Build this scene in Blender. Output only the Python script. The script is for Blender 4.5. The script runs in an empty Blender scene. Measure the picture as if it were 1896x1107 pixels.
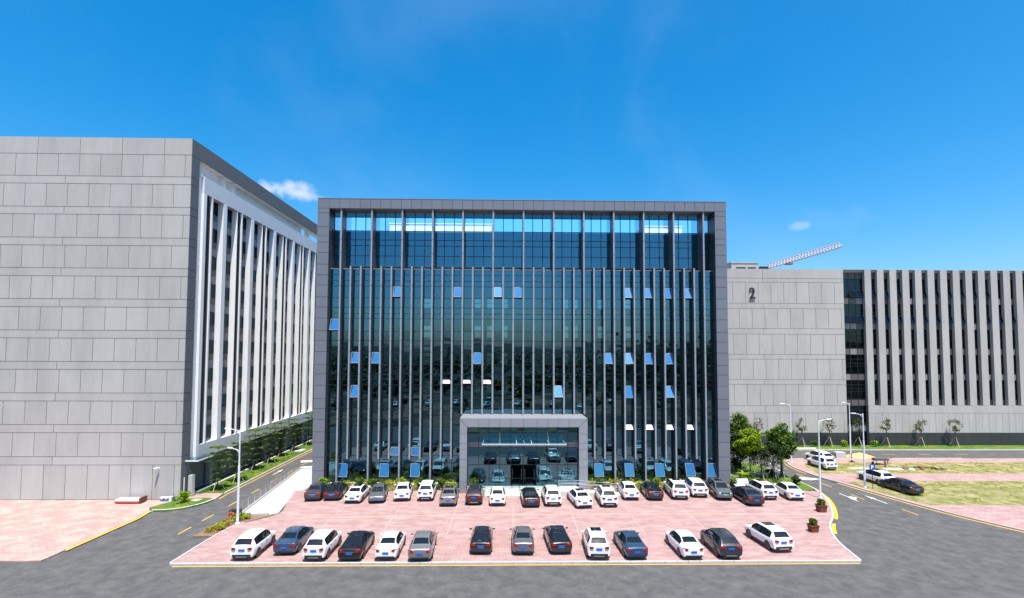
import bpy, math, random
import numpy as np
from mathutils import Vector, Matrix, Quaternion
R = math.radians
random.seed(7)
rng = np.random.default_rng(7)
scene = bpy.context.scene
col = scene.collection

# ------------------------------------------------------------------ camera
CX, D, CH = -1.2606, 61.975, 16.0
cam = bpy.data.cameras.new('camera')
cam.sensor_width = 36.0
cam.lens = 930.0 / 1896.0 * 36.0
cam.shift_y = 55.41 / 1896.0
cam.clip_start = 0.5
cam.clip_end = 20000
cam_o = bpy.data.objects.new('camera', cam)
col.objects.link(cam_o)
cam_o.location = (CX, -D, CH)
_yaw, _pitch, _roll = 0.0191, 0.0483, 0.0035
_f = Vector((math.sin(_yaw) * math.cos(_pitch), math.cos(_yaw) * math.cos(_pitch), math.sin(_pitch)))
_r = Vector((math.cos(_yaw), -math.sin(_yaw), 0))
_u = _r.cross(_f)
_r2 = _r * math.cos(_roll) + _u * math.sin(_roll)
_u2 = _u * math.cos(_roll) - _r * math.sin(_roll)
cam_o.matrix_world = Matrix(((_r2.x, _u2.x, -_f.x, CX), (_r2.y, _u2.y, -_f.y, -D), (_r2.z, _u2.z, -_f.z, CH), (0, 0, 0, 1)))
scene.camera = cam_o

# ------------------------------------------------------------------ world, sun, exposure
SUN = Vector((0.088, -0.30, 0.95)).normalized()
SUN_EL = math.asin(SUN.z)
world = bpy.data.worlds.new('World')
scene.world = world
world.use_nodes = True
wt = world.node_tree
wt.nodes.clear()
def wn(t, **k):
    n = wt.nodes.new(t)
    for a, b in k.items(): setattr(n, a, b)
    return n
w_out = wn('ShaderNodeOutputWorld')
w_bg = wn('ShaderNodeBackground')
w_sky = wn('ShaderNodeTexSky')
w_sky.sky_type = 'NISHITA'
w_sky.sun_disc = False
w_sky.sun_elevation = SUN_EL
w_sky.sun_rotation = math.atan2(SUN.x, SUN.y)
w_sky.altitude = 0
w_sky.air_density = 1.0
w_sky.dust_density = 2.2
w_sky.ozone_density = 5.0
w_hs = wn('ShaderNodeHueSaturation')
w_hs.inputs['Saturation'].default_value = 1.46
w_hs.inputs['Hue'].default_value = 0.491
w_bg.inputs['Strength'].default_value = 0.15
wt.links.new(w_sky.outputs[0], w_hs.inputs['Color'])
# small fair-weather clouds low in the sky
w_tc = wn('ShaderNodeTexCoord')
def cloud(direction, rx, rz, seed, dens):
    d = Vector(direction).normalized()
    right = Vector((d.y, -d.x, 0)).normalized()
    up = right.cross(d)
    def dot(v, s):
        n = wn('ShaderNodeVectorMath', operation='DOT_PRODUCT')
        wt.links.new(w_tc.outputs['Generated'], n.inputs[0]); n.inputs[1].default_value = v
        m = wn('ShaderNodeMath', operation='MULTIPLY'); wt.links.new(n.outputs['Value'], m.inputs[0]); m.inputs[1].default_value = s
        p = wn('ShaderNodeMath', operation='POWER'); 
        a = wn('ShaderNodeMath', operation='ABSOLUTE'); wt.links.new(m.outputs[0], a.inputs[0])
        wt.links.new(a.outputs[0], p.inputs[0]); p.inputs[1].default_value = 2.0
        return p, n
    px, _ = dot(right, 1.0 / rx)
    pz, _ = dot(up, 1.0 / rz)
    _, fw = dot(d, 1.0)
    s = wn('ShaderNodeMath', operation='ADD'); wt.links.new(px.outputs[0], s.inputs[0]); wt.links.new(pz.outputs[0], s.inputs[1])
    nz = wn('ShaderNodeTexNoise'); nz.inputs['Scale'].default_value = 34.0; nz.inputs['Detail'].default_value = 8.0; nz.inputs['Roughness'].default_value = 0.6
    mp = wn('ShaderNodeVectorMath', operation='ADD'); wt.links.new(w_tc.outputs['Generated'], mp.inputs[0]); mp.inputs[1].default_value = (seed, seed * .7, 0)
    wt.links.new(mp.outputs[0], nz.inputs['Vector'])
    sub = wn('ShaderNodeMath', operation='MULTIPLY_ADD'); wt.links.new(s.outputs[0], sub.inputs[0]); sub.inputs[1].default_value = -0.34; wt.links.new(nz.outputs['Fac'], sub.inputs[2])
    mr = wn('ShaderNodeMapRange'); mr.interpolation_type = 'SMOOTHSTEP'
    wt.links.new(sub.outputs[0], mr.inputs['Value'])
    mr.inputs['From Min'].default_value = 0.12; mr.inputs['From Max'].default_value = 0.62
    mr.inputs['To Min'].default_value = 0.0; mr.inputs['To Max'].default_value = dens
    g = wn('ShaderNodeMath', operation='GREATER_THAN'); wt.links.new(fw.outputs['Value'], g.inputs[0]); g.inputs[1].default_value = 0.3
    m = wn('ShaderNodeMath', operation='MULTIPLY'); wt.links.new(mr.outputs[0], m.inputs[0]); wt.links.new(g.outputs[0], m.inputs[1])
    return m
prev = w_hs.outputs[0]
CLOUD_COL = (4.3, 4.5, 4.8, 1)
# thin high veil, all round the sky
v_n = wn('ShaderNodeTexNoise'); v_n.inputs['Scale'].default_value = 2.6; v_n.inputs['Detail'].default_value = 5.0; v_n.inputs['Roughness'].default_value = 0.5; v_n.inputs['Distortion'].default_value = 0.4
wt.links.new(w_tc.outputs['Generated'], v_n.inputs['Vector'])
v_m = wn('ShaderNodeMapRange'); v_m.interpolation_type = 'SMOOTHSTEP'; wt.links.new(v_n.outputs['Fac'], v_m.inputs['Value'])
v_m.inputs['From Min'].default_value = 0.45; v_m.inputs['From Max'].default_value = 0.8; v_m.inputs['To Max'].default_value = 0.075
v_x = wn('ShaderNodeMix', data_type='RGBA'); wt.links.new(v_m.outputs[0], v_x.inputs['Factor']); wt.links.new(prev, v_x.inputs['A']); v_x.inputs['B'].default_value = CLOUD_COL
prev = v_x.outputs['Result']
for a in (((-0.3776, 0.8807, 0.2859), 0.056, 0.018, 3.1, 0.75), ((-0.350, 0.8900, 0.2800), 0.040, 0.011, 5.0, 0.5),
          ((0.5044, 0.8359, 0.2164), 0.018, 0.010, 9.3, 0.28), ((0.55, 0.807, 0.2230), 0.06, 0.03, 1.7, 0.04)):
    m = cloud(*a)
    mx = wn('ShaderNodeMix', data_type='RGBA')
    wt.links.new(m.outputs[0], mx.inputs['Factor']); wt.links.new(prev, mx.inputs['A']); mx.inputs['B'].default_value = CLOUD_COL
    prev = mx.outputs['Result']
wt.links.new(prev, w_bg.inputs['Color'])
wt.links.new(w_bg.outputs[0], w_out.inputs[0])

sun = bpy.data.lights.new('sun', 'SUN')
sun.energy = 5.0
sun.angle = R(0.53)
sun.color = (1.0, 0.94, 0.85)
sun_o = bpy.data.objects.new('sun', sun)
col.objects.link(sun_o)
sun_o.location = (20, -60, 120)
sun_o.rotation_euler = SUN.to_track_quat('Z', 'Y').to_euler()

scene.view_settings.view_transform = 'Standard'
scene.view_settings.look = 'None'
scene.view_settings.exposure = 0.62
scene.view_settings.gamma = 1.0
scene.view_settings.use_curve_mapping = False
scene.render.engine = 'CYCLES'
scene.cycles.use_denoising = True
scene.cycles.max_bounces = 8
scene.cycles.transparent_max_bounces = 12
scene.cycles.caustics_reflective = False
scene.cycles.caustics_refractive = False
scene.cycles.sample_clamp_indirect = 6.0

# ------------------------------------------------------------------ materials
M = {}
def mat(key, color, rough=0.6, metal=0.0, noise=0.0, nscale=1.0, bump=0.0, bscale=30.0, rand=0.0, spec=0.5, stretch=(1, 1, 1), color2=None, c2scale=0.3, c2lo=0.45, c2hi=0.6, coat=0.0, detail=6.0, brick=None):
    m = bpy.data.materials.new(key)
    m.use_nodes = True
    nt = m.node_tree
    b = nt.nodes['Principled BSDF']
    b.inputs['Roughness'].default_value = rough
    b.inputs['Metallic'].default_value = metal
    b.inputs['Specular IOR Level'].default_value = spec
    b.inputs['Coat Weight'].default_value = coat
    L = nt.links.new
    geo = nt.nodes.new('ShaderNodeNewGeometry')
    mp = nt.nodes.new('ShaderNodeMapping'); mp.inputs['Scale'].default_value = stretch
    L(geo.outputs['Position'], mp.inputs['Vector'])
    c = None
    if color2 is not None:
        n2 = nt.nodes.new('ShaderNodeTexNoise'); n2.inputs['Scale'].default_value = c2scale; n2.inputs['Detail'].default_value = detail; n2.inputs['Roughness'].default_value = 0.62
        L(mp.outputs[0], n2.inputs['Vector'])
        r = nt.nodes.new('ShaderNodeMapRange'); r.inputs['From Min'].default_value = c2lo; r.inputs['From Max'].default_value = c2hi
        L(n2.outputs['Fac'], r.inputs['Value'])
        mx = nt.nodes.new('ShaderNodeMix'); mx.data_type = 'RGBA'
        L(r.outputs[0], mx.inputs['Factor']); mx.inputs['A'].default_value = (*color, 1); mx.inputs['B'].default_value = (*color2, 1)
        c = mx.outputs['Result']
    if noise or rand:
        hv = nt.nodes.new('ShaderNodeHueSaturation')
        if c is None: hv.inputs['Color'].default_value = (*color, 1)
        else: L(c, hv.inputs['Color'])
        add = nt.nodes.new('ShaderNodeMath'); add.operation = 'MULTIPLY_ADD'
        if noise:
            n = nt.nodes.new('ShaderNodeTexNoise'); n.inputs['Scale'].default_value = nscale; n.inputs['Detail'].default_value = 7; n.inputs['Roughness'].default_value = 0.65
            L(mp.outputs[0], n.inputs['Vector']); L(n.outputs['Fac'], add.inputs[0])
            add.inputs[1].default_value = noise * 2; add.inputs[2].default_value = 1 - noise
        else:
            add.inputs[0].default_value = 0; add.inputs[2].default_value = 1
        o = add.outputs[0]
        if rand:
            oi = nt.nodes.new('ShaderNodeObjectInfo')
            a2 = nt.nodes.new('ShaderNodeMath'); a2.operation = 'MULTIPLY_ADD'; L(oi.outputs['Random'], a2.inputs[0]); a2.inputs[1].default_value = rand * 2; a2.inputs[2].default_value = -rand
            a3 = nt.nodes.new('ShaderNodeMath'); a3.operation = 'ADD'; L(o, a3.inputs[0]); L(a2.outputs[0], a3.inputs[1]); o = a3.outputs[0]
        L(o, hv.inputs['Value'])
        c = hv.outputs[0]
    if brick is not None and c is not None:
        bt = nt.nodes.new('ShaderNodeTexBrick'); L(geo.outputs['Position'], bt.inputs['Vector'])
        bt.inputs['Scale'].default_value = 1.0; bt.inputs['Brick Width'].default_value = brick[0]; bt.inputs['Row Height'].default_value = brick[1]; bt.inputs['Mortar Size'].default_value = brick[2]
        bt.inputs['Color1'].default_value = (1.08, 1.06, 1.06, 1); bt.inputs['Color2'].default_value = (.88, .87, .87, 1); bt.inputs['Mortar'].default_value = (.62, .60, .60, 1); bt.inputs['Mortar Smooth'].default_value = .2
        mb_ = nt.nodes.new('ShaderNodeMix'); mb_.data_type = 'RGBA'; mb_.blend_type = 'MULTIPLY'; mb_.inputs['Factor'].default_value = 1.0
        L(c, mb_.inputs['A']); L(bt.outputs['Color'], mb_.inputs['B']); c = mb_.outputs['Result']
    if c is None: b.inputs['Base Color'].default_value = (*color, 1)
    else: L(c, b.inputs['Base Color'])
    if bump:
        n3 = nt.nodes.new('ShaderNodeTexNoise'); n3.inputs['Scale'].default_value = bscale; n3.inputs['Detail'].default_value = 4
        L(mp.outputs[0], n3.inputs['Vector'])
        bp = nt.nodes.new('ShaderNodeBump'); bp.inputs['Strength'].default_value = bump; bp.inputs['Distance'].default_value = 0.05
        L(n3.outputs['Fac'], bp.inputs['Height']); L(bp.outputs[0], b.inputs['Normal'])
    M[key] = m
    return m
def glassmat(key, gloss, trans, rough=0.0):
    m = bpy.data.materials.new(key); m.use_nodes = True
    nt = m.node_tree; nt.nodes.clear()
    o = nt.nodes.new('ShaderNodeOutputMaterial')
    g = nt.nodes.new('ShaderNodeBsdfGlossy'); g.inputs['Color'].default_value = (*gloss, 1); g.inputs['Roughness'].default_value = rough
    t = nt.nodes.new('ShaderNodeBsdfTransparent'); t.inputs['Color'].default_value = (*trans, 1)
    a = nt.nodes.new('ShaderNodeAddShader')
    nt.links.new(g.outputs[0], a.inputs[0]); nt.links.new(t.outputs[0], a.inputs[1]); nt.links.new(a.outputs[0], o.inputs[0])
    M[key] = m
def leafmat(key, color, rand=0.25, trans=0.35):
    m = bpy.data.materials.new(key); m.use_nodes = True
    nt = m.node_tree; L = nt.links.new
    b = nt.nodes['Principled BSDF']; b.inputs['Roughness'].default_value = 0.5; b.inputs['Specular IOR Level'].default_value = 0.35
    geo = nt.nodes.new('ShaderNodeNewGeometry')
    hv = nt.nodes.new('ShaderNodeHueSaturation'); hv.inputs['Color'].default_value = (*color, 1)
    a = nt.nodes.new('ShaderNodeMapRange'); L(geo.outputs['Random Per Island'], a.inputs['Value']); a.inputs['To Min'].default_value = 1 - rand; a.inputs['To Max'].default_value = 1 + rand * 1.4
    L(a.outputs[0], hv.inputs['Value'])
    a2 = nt.nodes.new('ShaderNodeMapRange'); L(geo.outputs['Random Per Island'], a2.inputs['Value']); a2.inputs['To Min'].default_value = 0.515; a2.inputs['To Max'].default_value = 0.475
    L(a2.outputs[0], hv.inputs['Hue'])
    L(hv.outputs[0], b.inputs['Base Color'])
    t = nt.nodes.new('ShaderNodeBsdfTranslucent'); L(hv.outputs[0], t.inputs['Color'])
    mx = nt.nodes.new('ShaderNodeMixShader'); mx.inputs[0].default_value = trans
    L(b.outputs[0], mx.inputs[1]); L(t.outputs[0], mx.inputs[2])
    L(mx.outputs[0], nt.nodes['Material Output'].inputs[0])
    M[key] = m

mat('cladding', (0.190, 0.200, 0.230), rough=0.42, metal=0.25, noise=0.06, nscale=0.35, rand=0.035, spec=0.4)
mat('cladding_portal', (0.285, 0.297, 0.325), rough=0.42, metal=0.2, noise=0.05, nscale=0.4, rand=0.03)
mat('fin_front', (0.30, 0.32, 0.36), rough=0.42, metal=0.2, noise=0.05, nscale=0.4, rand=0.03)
mat('side_shade', (0.075, 0.08, 0.095), rough=0.45, metal=0.2, rand=0.03)  # shade on fin flanks and frame reveals, put into the base colour
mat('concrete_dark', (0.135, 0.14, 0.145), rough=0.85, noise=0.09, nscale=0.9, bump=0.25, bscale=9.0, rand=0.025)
mat('joint_grey', (0.20, 0.195, 0.19), rough=0.9)
mat('joint', (0.018, 0.019, 0.021), rough=0.8)
mat('mullion', (0.022, 0.021, 0.022), rough=0.45, metal=0.3)
mat('dark', (0.012, 0.013, 0.015), rough=0.7)
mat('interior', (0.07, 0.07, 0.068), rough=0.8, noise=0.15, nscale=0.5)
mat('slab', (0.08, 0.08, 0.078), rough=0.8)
mat('concrete', (0.435, 0.418, 0.392), rough=0.85, noise=0.13, nscale=1.6, bump=0.3, bscale=9.0, rand=0.05, stretch=(1, 1, 0.22), color2=(0.385, 0.37, 0.35), c2scale=0.25)
mat('concrete_pale', (0.44, 0.425, 0.40), rough=0.85, noise=0.13, nscale=1.5, bump=0.25, bscale=9.0, rand=0.03, stretch=(1, 1, 0.28), color2=(0.40, 0.385, 0.365), c2scale=0.3)
mat('plinth', (0.038, 0.040, 0.043), rough=0.5, noise=0.15, nscale=2.0, rand=0.12)
mat('white', (0.86, 0.86, 0.85), rough=0.75, noise=0.03, nscale=0.6)
mat('white_rough', (0.66, 0.675, 0.69), rough=0.85, noise=0.06, nscale=1.4, bump=0.4, bscale=14.0)
mat('cream', (0.74, 0.715, 0.665), rough=0.8, noise=0.03, nscale=0.6)
mat('spandrel', (0.10, 0.095, 0.09), rough=0.6, rand=0.06)
mat('spandrel_grey', (0.22, 0.225, 0.23), rough=0.6, rand=0.05)
mat('louvre', (0.05, 0.05, 0.053), rough=0.5, metal=0.4)
glassmat('glass', (0.068, 0.15, 0.195), (0.30, 0.42, 0.44))
glassmat('glass_clear', (0.17, 0.20, 0.21), (0.88, 0.94, 0.96))
glassmat('glass_vent', (0.24, 0.52, 0.66), (0.05, 0.06, 0.06))
glassmat('glass_vent_low', (0.24, 0.40, 0.46), (0.05, 0.06, 0.06))
glassmat('glass_dark', (0.028, 0.045, 0.055), (0.22, 0.25, 0.26))
glassmat('glass_canopy', (0.13, 0.2, 0.2), (0.62, 0.74, 0.72), 0.02)
mat('vent_glare', (0.70, 0.78, 0.82), rough=0.25)  # bright sky glare on the steepest vents, painted as a pale diffuse colour
mat('blind', (0.62, 0.66, 0.68), rough=0.8)
mat('steel', (0.62, 0.62, 0.63), rough=0.28, metal=0.9)
mat('lamp_paint', (0.72, 0.74, 0.77), rough=0.35, noise=0.03)
mat('asphalt', (0.062, 0.062, 0.063), rough=0.88, noise=0.38, nscale=6.0, bump=0.4, bscale=40.0, color2=(0.112, 0.110, 0.106), c2scale=0.9, c2lo=0.36, c2hi=0.72, detail=14)
mat('paving_red', (0.335, 0.208, 0.197), rough=0.85, noise=0.22, nscale=5.0, bump=0.3, bscale=18.0, stretch=(0.6, 1.5, 1), color2=(0.43, 0.315, 0.295), c2scale=0.8, c2lo=0.42, c2hi=0.70, detail=12, brick=(.6, .3, .018))
mat('paving_pink', (0.37, 0.25, 0.225), rough=0.85, noise=0.2, nscale=5, color2=(0.45, 0.335, 0.28), c2scale=0.6, detail=12, brick=(.6, .3, .018))
mat('concrete_floor', (0.43, 0.42, 0.40), rough=0.85, noise=0.08, nscale=0.9, color2=(0.48, 0.47, 0.45), c2scale=0.25)
mat('kerb', (0.47, 0.46, 0.44), rough=0.85, noise=0.1, nscale=2.0, rand=0.05)
mat('yellow_paint', (0.62, 0.34, 0.055), rough=0.7, noise=0.16, nscale=2.5)
mat('yellow_bright', (0.75, 0.46, 0.02), rough=0.7, noise=0.1, nscale=2.5)
mat('orange_paint', (0.62, 0.40, 0.20), rough=0.8, noise=0.15, nscale=1.5)
mat('pale_paint', (0.41, 0.295, 0.275), rough=0.8, noise=0.15, nscale=1.5)
mat('white_paint', (0.56, 0.56, 0.55), rough=0.75, noise=0.3, nscale=2.5)
mat('stone_pale', (0.58, 0.57, 0.55), rough=0.7, noise=0.06, nscale=1.5, rand=0.03)
mat('grass', (0.058, 0.125, 0.006), rough=0.9, noise=0.35, nscale=1.2, bump=0.9, bscale=12.0, color2=(0.125, 0.175, 0.008), c2scale=0.5)
mat('grass_dry', (0.145, 0.155, 0.035), rough=0.9, noise=0.3, nscale=1.0, bump=0.8, bscale=9.0, color2=(0.33, 0.28, 0.14), c2scale=0.7, c2lo=0.42, c2hi=0.66)
mat('soil', (0.20, 0.13, 0.08), rough=0.95, noise=0.3, nscale=1.5, bump=0.6)
mat('sand', (0.55, 0.37, 0.16), rough=0.95, noise=0.12, nscale=3.0, bump=0.6, bscale=20)
mat('dirt', (0.15, 0.092, 0.05), rough=0.95, noise=0.3, nscale=0.12, color2=(0.016, 0.024, 0.009), c2scale=0.05, c2lo=0.45, c2hi=0.52, detail=9)
mat('ground', (0.013, 0.020, 0.008), rough=0.95, noise=0.35, nscale=0.06, color2=(0.06, 0.045, 0.025), c2scale=0.02, c2lo=0.53, c2hi=0.6, detail=10)
mat('hill', (0.018, 0.030, 0.014), rough=0.95, noise=0.4, nscale=0.05, bump=1.0, bscale=0.1)
leafmat('leaf_bright', (0.19, 0.31, 0.008))
leafmat('leaf_mid', (0.065, 0.135, 0.010))
leafmat('leaf_dark', (0.030, 0.062, 0.014))
leafmat('leaf_layer', (0.085, 0.170, 0.018))
leafmat('leaf_yellow', (0.25, 0.30, 0.012))
leafmat('leaf_orange', (0.30, 0.19, 0.02))
leafmat('leaf_thin', (0.075, 0.085, 0.025))
mat('bark', (0.075, 0.058, 0.042), rough=0.9, noise=0.3, nscale=4.0)
mat('bark_dark', (0.022, 0.018, 0.015), rough=0.9)
mat('wood_pale', (0.48, 0.42, 0.33), rough=0.8, noise=0.15, nscale=3)
mat('tyre', (0.016, 0.016, 0.017), rough=0.8)
mat('rim', (0.42, 0.42, 0.43), rough=0.3, metal=0.8)
mat('car_glass', (0.008, 0.010, 0.013), rough=0.04, spec=0.6)
mat('paint_white', (0.80, 0.80, 0.80), rough=0.28, coat=0.6)
mat('paint_black', (0.008, 0.008, 0.009), rough=0.2, coat=0.8)
mat('paint_navy', (0.009, 0.012, 0.022), rough=0.2, coat=0.8)
mat('paint_dark', (0.045, 0.052, 0.060), rough=0.25, metal=0.4, coat=0.7)
mat('paint_grey', (0.16, 0.165, 0.175), rough=0.25, metal=0.5, coat=0.7)
mat('paint_silver', (0.27, 0.265, 0.27), rough=0.25, metal=0.5, coat=0.7)
mat('paint_brown', (0.032, 0.016, 0.014), rough=0.25, metal=0.2, coat=0.8)
mat('paint_blue', (0.03, 0.07, 0.13), rough=0.25, metal=0.3, coat=0.8)
mat('tail_red', (0.36, 0.012, 0.012), rough=0.15)
mat('tail_dark', (0.07, 0.008, 0.01), rough=0.15)
mat('headlight', (0.55, 0.58, 0.6), rough=0.08)
mat('plate_blue', (0.02, 0.11, 0.50), rough=0.4)
mat('plate_green', (0.10, 0.50, 0.22), rough=0.4)
mat('trim_black', (0.02, 0.02, 0.021), rough=0.5)
mat('chrome', (0.75, 0.75, 0.76), rough=0.12, metal=1.0)
mat('sign_blue', (0.010, 0.07, 0.42), rough=0.4)
mat('sign_white', (0.85, 0.85, 0.85), rough=0.5)
mat('crane_red', (0.42, 0.13, 0.085), rough=0.6)
mat('crane_white', (0.75, 0.72, 0.70), rough=0.6)
mat('rust', (0.16, 0.05, 0.02), rough=0.8, noise=0.3, nscale=5)
mat('bucket_blue', (0.10, 0.13, 0.32), rough=0.5)
mat('bucket_green', (0.03, 0.14, 0.08), rough=0.5)
mat('red_paint', (0.5, 0.05, 0.03), rough=0.5)
mat('net_green', (0.03, 0.26, 0.20), rough=0.8)

# ------------------------------------------------------------------ helpers
W = {}
def tag(o, label=None, cat=None, group=None, kind=None):
    if label: o['label'] = label
    if cat: o['category'] = cat
    if group: o['group'] = group
    if kind: o['kind'] = kind
    return o
def empty(name, loc=(0, 0, 0), rz=0.0, parent=None):
    o = bpy.data.objects.new(name, None)
    o.empty_display_size = 0.3
    col.objects.link(o)
    loc = Vector(loc)
    if parent is not None:
        o.parent = parent; o.location = loc - W[parent]
    else: o.location = loc
    o.rotation_euler = (0, 0, rz)
    W[o] = loc
    return o
def mesh(name, v, f, m=None, smooth=False):
    me = bpy.data.meshes.new(name)
    me.from_pydata([tuple(p) for p in v], [], f)
    if m: me.materials.append(M[m])
    if smooth: me.polygons.foreach_set('use_smooth', [True] * len(me.polygons))
    me.update()
    return me
def obj(name, me, parent=None, loc=(0, 0, 0), rot=(0, 0, 0), scale=(1, 1, 1), world_loc=True):
    """loc is a world position when the parent is a translation-only Empty/part listed in W"""
    o = bpy.data.objects.new(name, me)
    col.objects.link(o)
    loc = Vector(loc)
    if parent is not None:
        o.parent = parent
        o.location = loc - W[parent] if world_loc else loc
    else: o.location = loc
    o.rotation_euler = rot; o.scale = scale
    W[o] = loc
    return o
CUBE_V = [(x, y, z) for x in (-.5, .5) for y in (-.5, .5) for z in (-.5, .5)]
CUBE_F = [(0, 1, 3, 2), (4, 6, 7, 5), (0, 4, 5, 1), (2, 3, 7, 6), (0, 2, 6, 4), (1, 5, 7, 3)]
_cube = {}
def cube(m):
    if m not in _cube: _cube[m] = mesh('block_' + m, CUBE_V, CUBE_F, m)
    return _cube[m]
def box(name, x0, x1, y0, y1, z0, z1, m, parent=None, rot=(0, 0, 0)):
    return obj(name, cube(m), parent, ((x0 + x1) / 2, (y0 + y1) / 2, (z0 + z1) / 2), rot, (abs(x1 - x0), abs(y1 - y0), abs(z1 - z0)))
class MB:
    def __init__(s): s.v = []; s.f = []
    def box(s, x0, x1, y0, y1, z0, z1):
        b = len(s.v)
        s.v += [(x, y, z) for x in (x0, x1) for y in (y0, y1) for z in (z0, z1)]
        s.f += [tuple(b + i for i in q) for q in CUBE_F]
        return s
    def tube(s, p0, p1, r0, r1=None, n=8, caps=True):
        r1 = r0 if r1 is None else r1
        p0, p1 = Vector(p0), Vector(p1)
        d = (p1 - p0).normalized()
        a = d.orthogonal().normalized(); c = d.cross(a)
        b = len(s.v)
        for p, r in ((p0, r0), (p1, r1)):
            for i in range(n):
                t = 2 * math.pi * i / n
                s.v.append(tuple(p + (a * math.cos(t) + c * math.sin(t)) * r))
        s.f += [(b + i, b + (i + 1) % n, b + n + (i + 1) % n, b + n + i) for i in range(n)]
        if caps: s.f += [tuple(b + i for i in range(n))[::-1], tuple(b + n + i for i in range(n))]
        return s
    def poly(s, pts, z0, z1):
        b = len(s.v); n = len(pts)
        s.v += [(x, y, z1) for x, y in pts] + [(x, y, z0) for x, y in pts]
        s.f.append(tuple(range(b, b + n)))
        s.f += [(b + i, b + n + i, b + n + (i + 1) % n, b + (i + 1) % n) for i in range(n)]
        return s
    def quad(s, *p):
        b = len(s.v); s.v += list(p); s.f.append(tuple(range(b, b + len(p)))); return s
    def build(s, name, m, parent=None, smooth=False, loc=None):
        if loc is None: loc = W[parent] if parent is not None else Vector((0, 0, 0))
        loc = Vector(loc)
        me = mesh(name, [tuple(Vector(p) - loc) for p in s.v], s.f, m, smooth)
        return obj(name, me, parent, loc)
    def local(s, name, m, parent=None, loc=(0, 0, 0), rot=(0, 0, 0), smooth=False):
        me = mesh(name, s.v, s.f, m, smooth)
        return obj(name, me, parent, loc, rot, world_loc=False)
def ccw(pts):
    a = sum(pts[i][0] * pts[(i + 1) % len(pts)][1] - pts[(i + 1) % len(pts)][0] * pts[i][1] for i in range(len(pts)))
    return list(pts) if a > 0 else list(pts)[::-1]
def slab(name, pts, z0, z1, m, kind='structure'):
    o = MB().poly(ccw(pts), z0, z1).build(name, m)
    tag(o, kind=kind); return o
def rounded(pts, n=6):
    """Catmull-Rom through an open polyline"""
    P = [Vector((x, y, 0)) for x, y in pts]
    out = []
    for i in range(len(P) - 1):
        p0 = P[max(i - 1, 0)]; p1 = P[i]; p2 = P[i + 1]; p3 = P[min(i + 2, len(P) - 1)]
        for k in range(n):
            t = k / n
            q = 0.5 * ((2 * p1) + (p2 - p0) * t + (2 * p0 - 5 * p1 + 4 * p2 - p3) * t * t + (3 * p1 - p0 - 3 * p2 + p3) * t ** 3)
            out.append((q.x, q.y))
    out.append((P[-1].x, P[-1].y))
    return out
def offset(pl, d):
    out = []
    for i, (x, y) in enumerate(pl):
        a = Vector(pl[max(i - 1, 0)]); b = Vector(pl[min(i + 1, len(pl) - 1)])
        t = (b - a).normalized()
        out.append((x - t.y * d, y + t.x * d))
    return out
def strip(name, pl, d0, d1, z0, z1, m, kind='structure'):
    a, b = offset(pl, d0), offset(pl, d1)
    mb = MB(); n = len(pl)
    for (x, y), (u, v) in zip(a, b): mb.v += [(x, y, z1), (u, v, z1), (u, v, z0), (x, y, z0)]
    for i in range(n - 1):
        p, q = 4 * i, 4 * i + 4
        mb.f += [(p, p + 1, q + 1, q), (p + 1, p + 2, q + 2, q + 1), (p + 3, p, q, q + 3)]
    mb.f += [(0, 3, 2, 1), (4 * n - 4, 4 * n - 3, 4 * n - 2, 4 * n - 1)]
    o = mb.build(name, m); tag(o, kind=kind); return o
def kerb_stones(pl, d0, d1, z0, z1, length=1.0, parent=None, name='kerb'):
    """a kerb as one structure whose stones are parts"""
    k = empty(name, (pl[0][0], pl[0][1], z0)); tag(k, kind='structure')
    P = [Vector(p) for p in pl]
    segs = []
    cum = [0]
    for i in range(len(P) - 1): cum.append(cum[-1] + (P[i + 1] - P[i]).length)
    tot = cum[-1]; n = max(1, int(round(tot / length)))
    def at(s):
        for i in range(len(P) - 1):
            if s <= cum[i + 1] + 1e-9:
                t = (s - cum[i]) / max(1e-9, cum[i + 1] - cum[i]); return P[i].lerp(P[i + 1], t)
        return P[-1]
    for i in range(n):
        a = at(tot * i / n); b = at(tot * (i + 1) / n)
        d = b - a; l = d.length
        if l < 1e-4: continue
        nrm = Vector((-d.y, d.x)).normalized()
        c = (a + b) / 2 + nrm * (d0 + d1) / 2
        obj('kerb_stone', cube('kerb'), k, (c.x, c.y, (z0 + z1) / 2), (0, 0, math.atan2(d.y, d.x)), (l - 0.025, abs(d1 - d0), z1 - z0))
    return k
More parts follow.
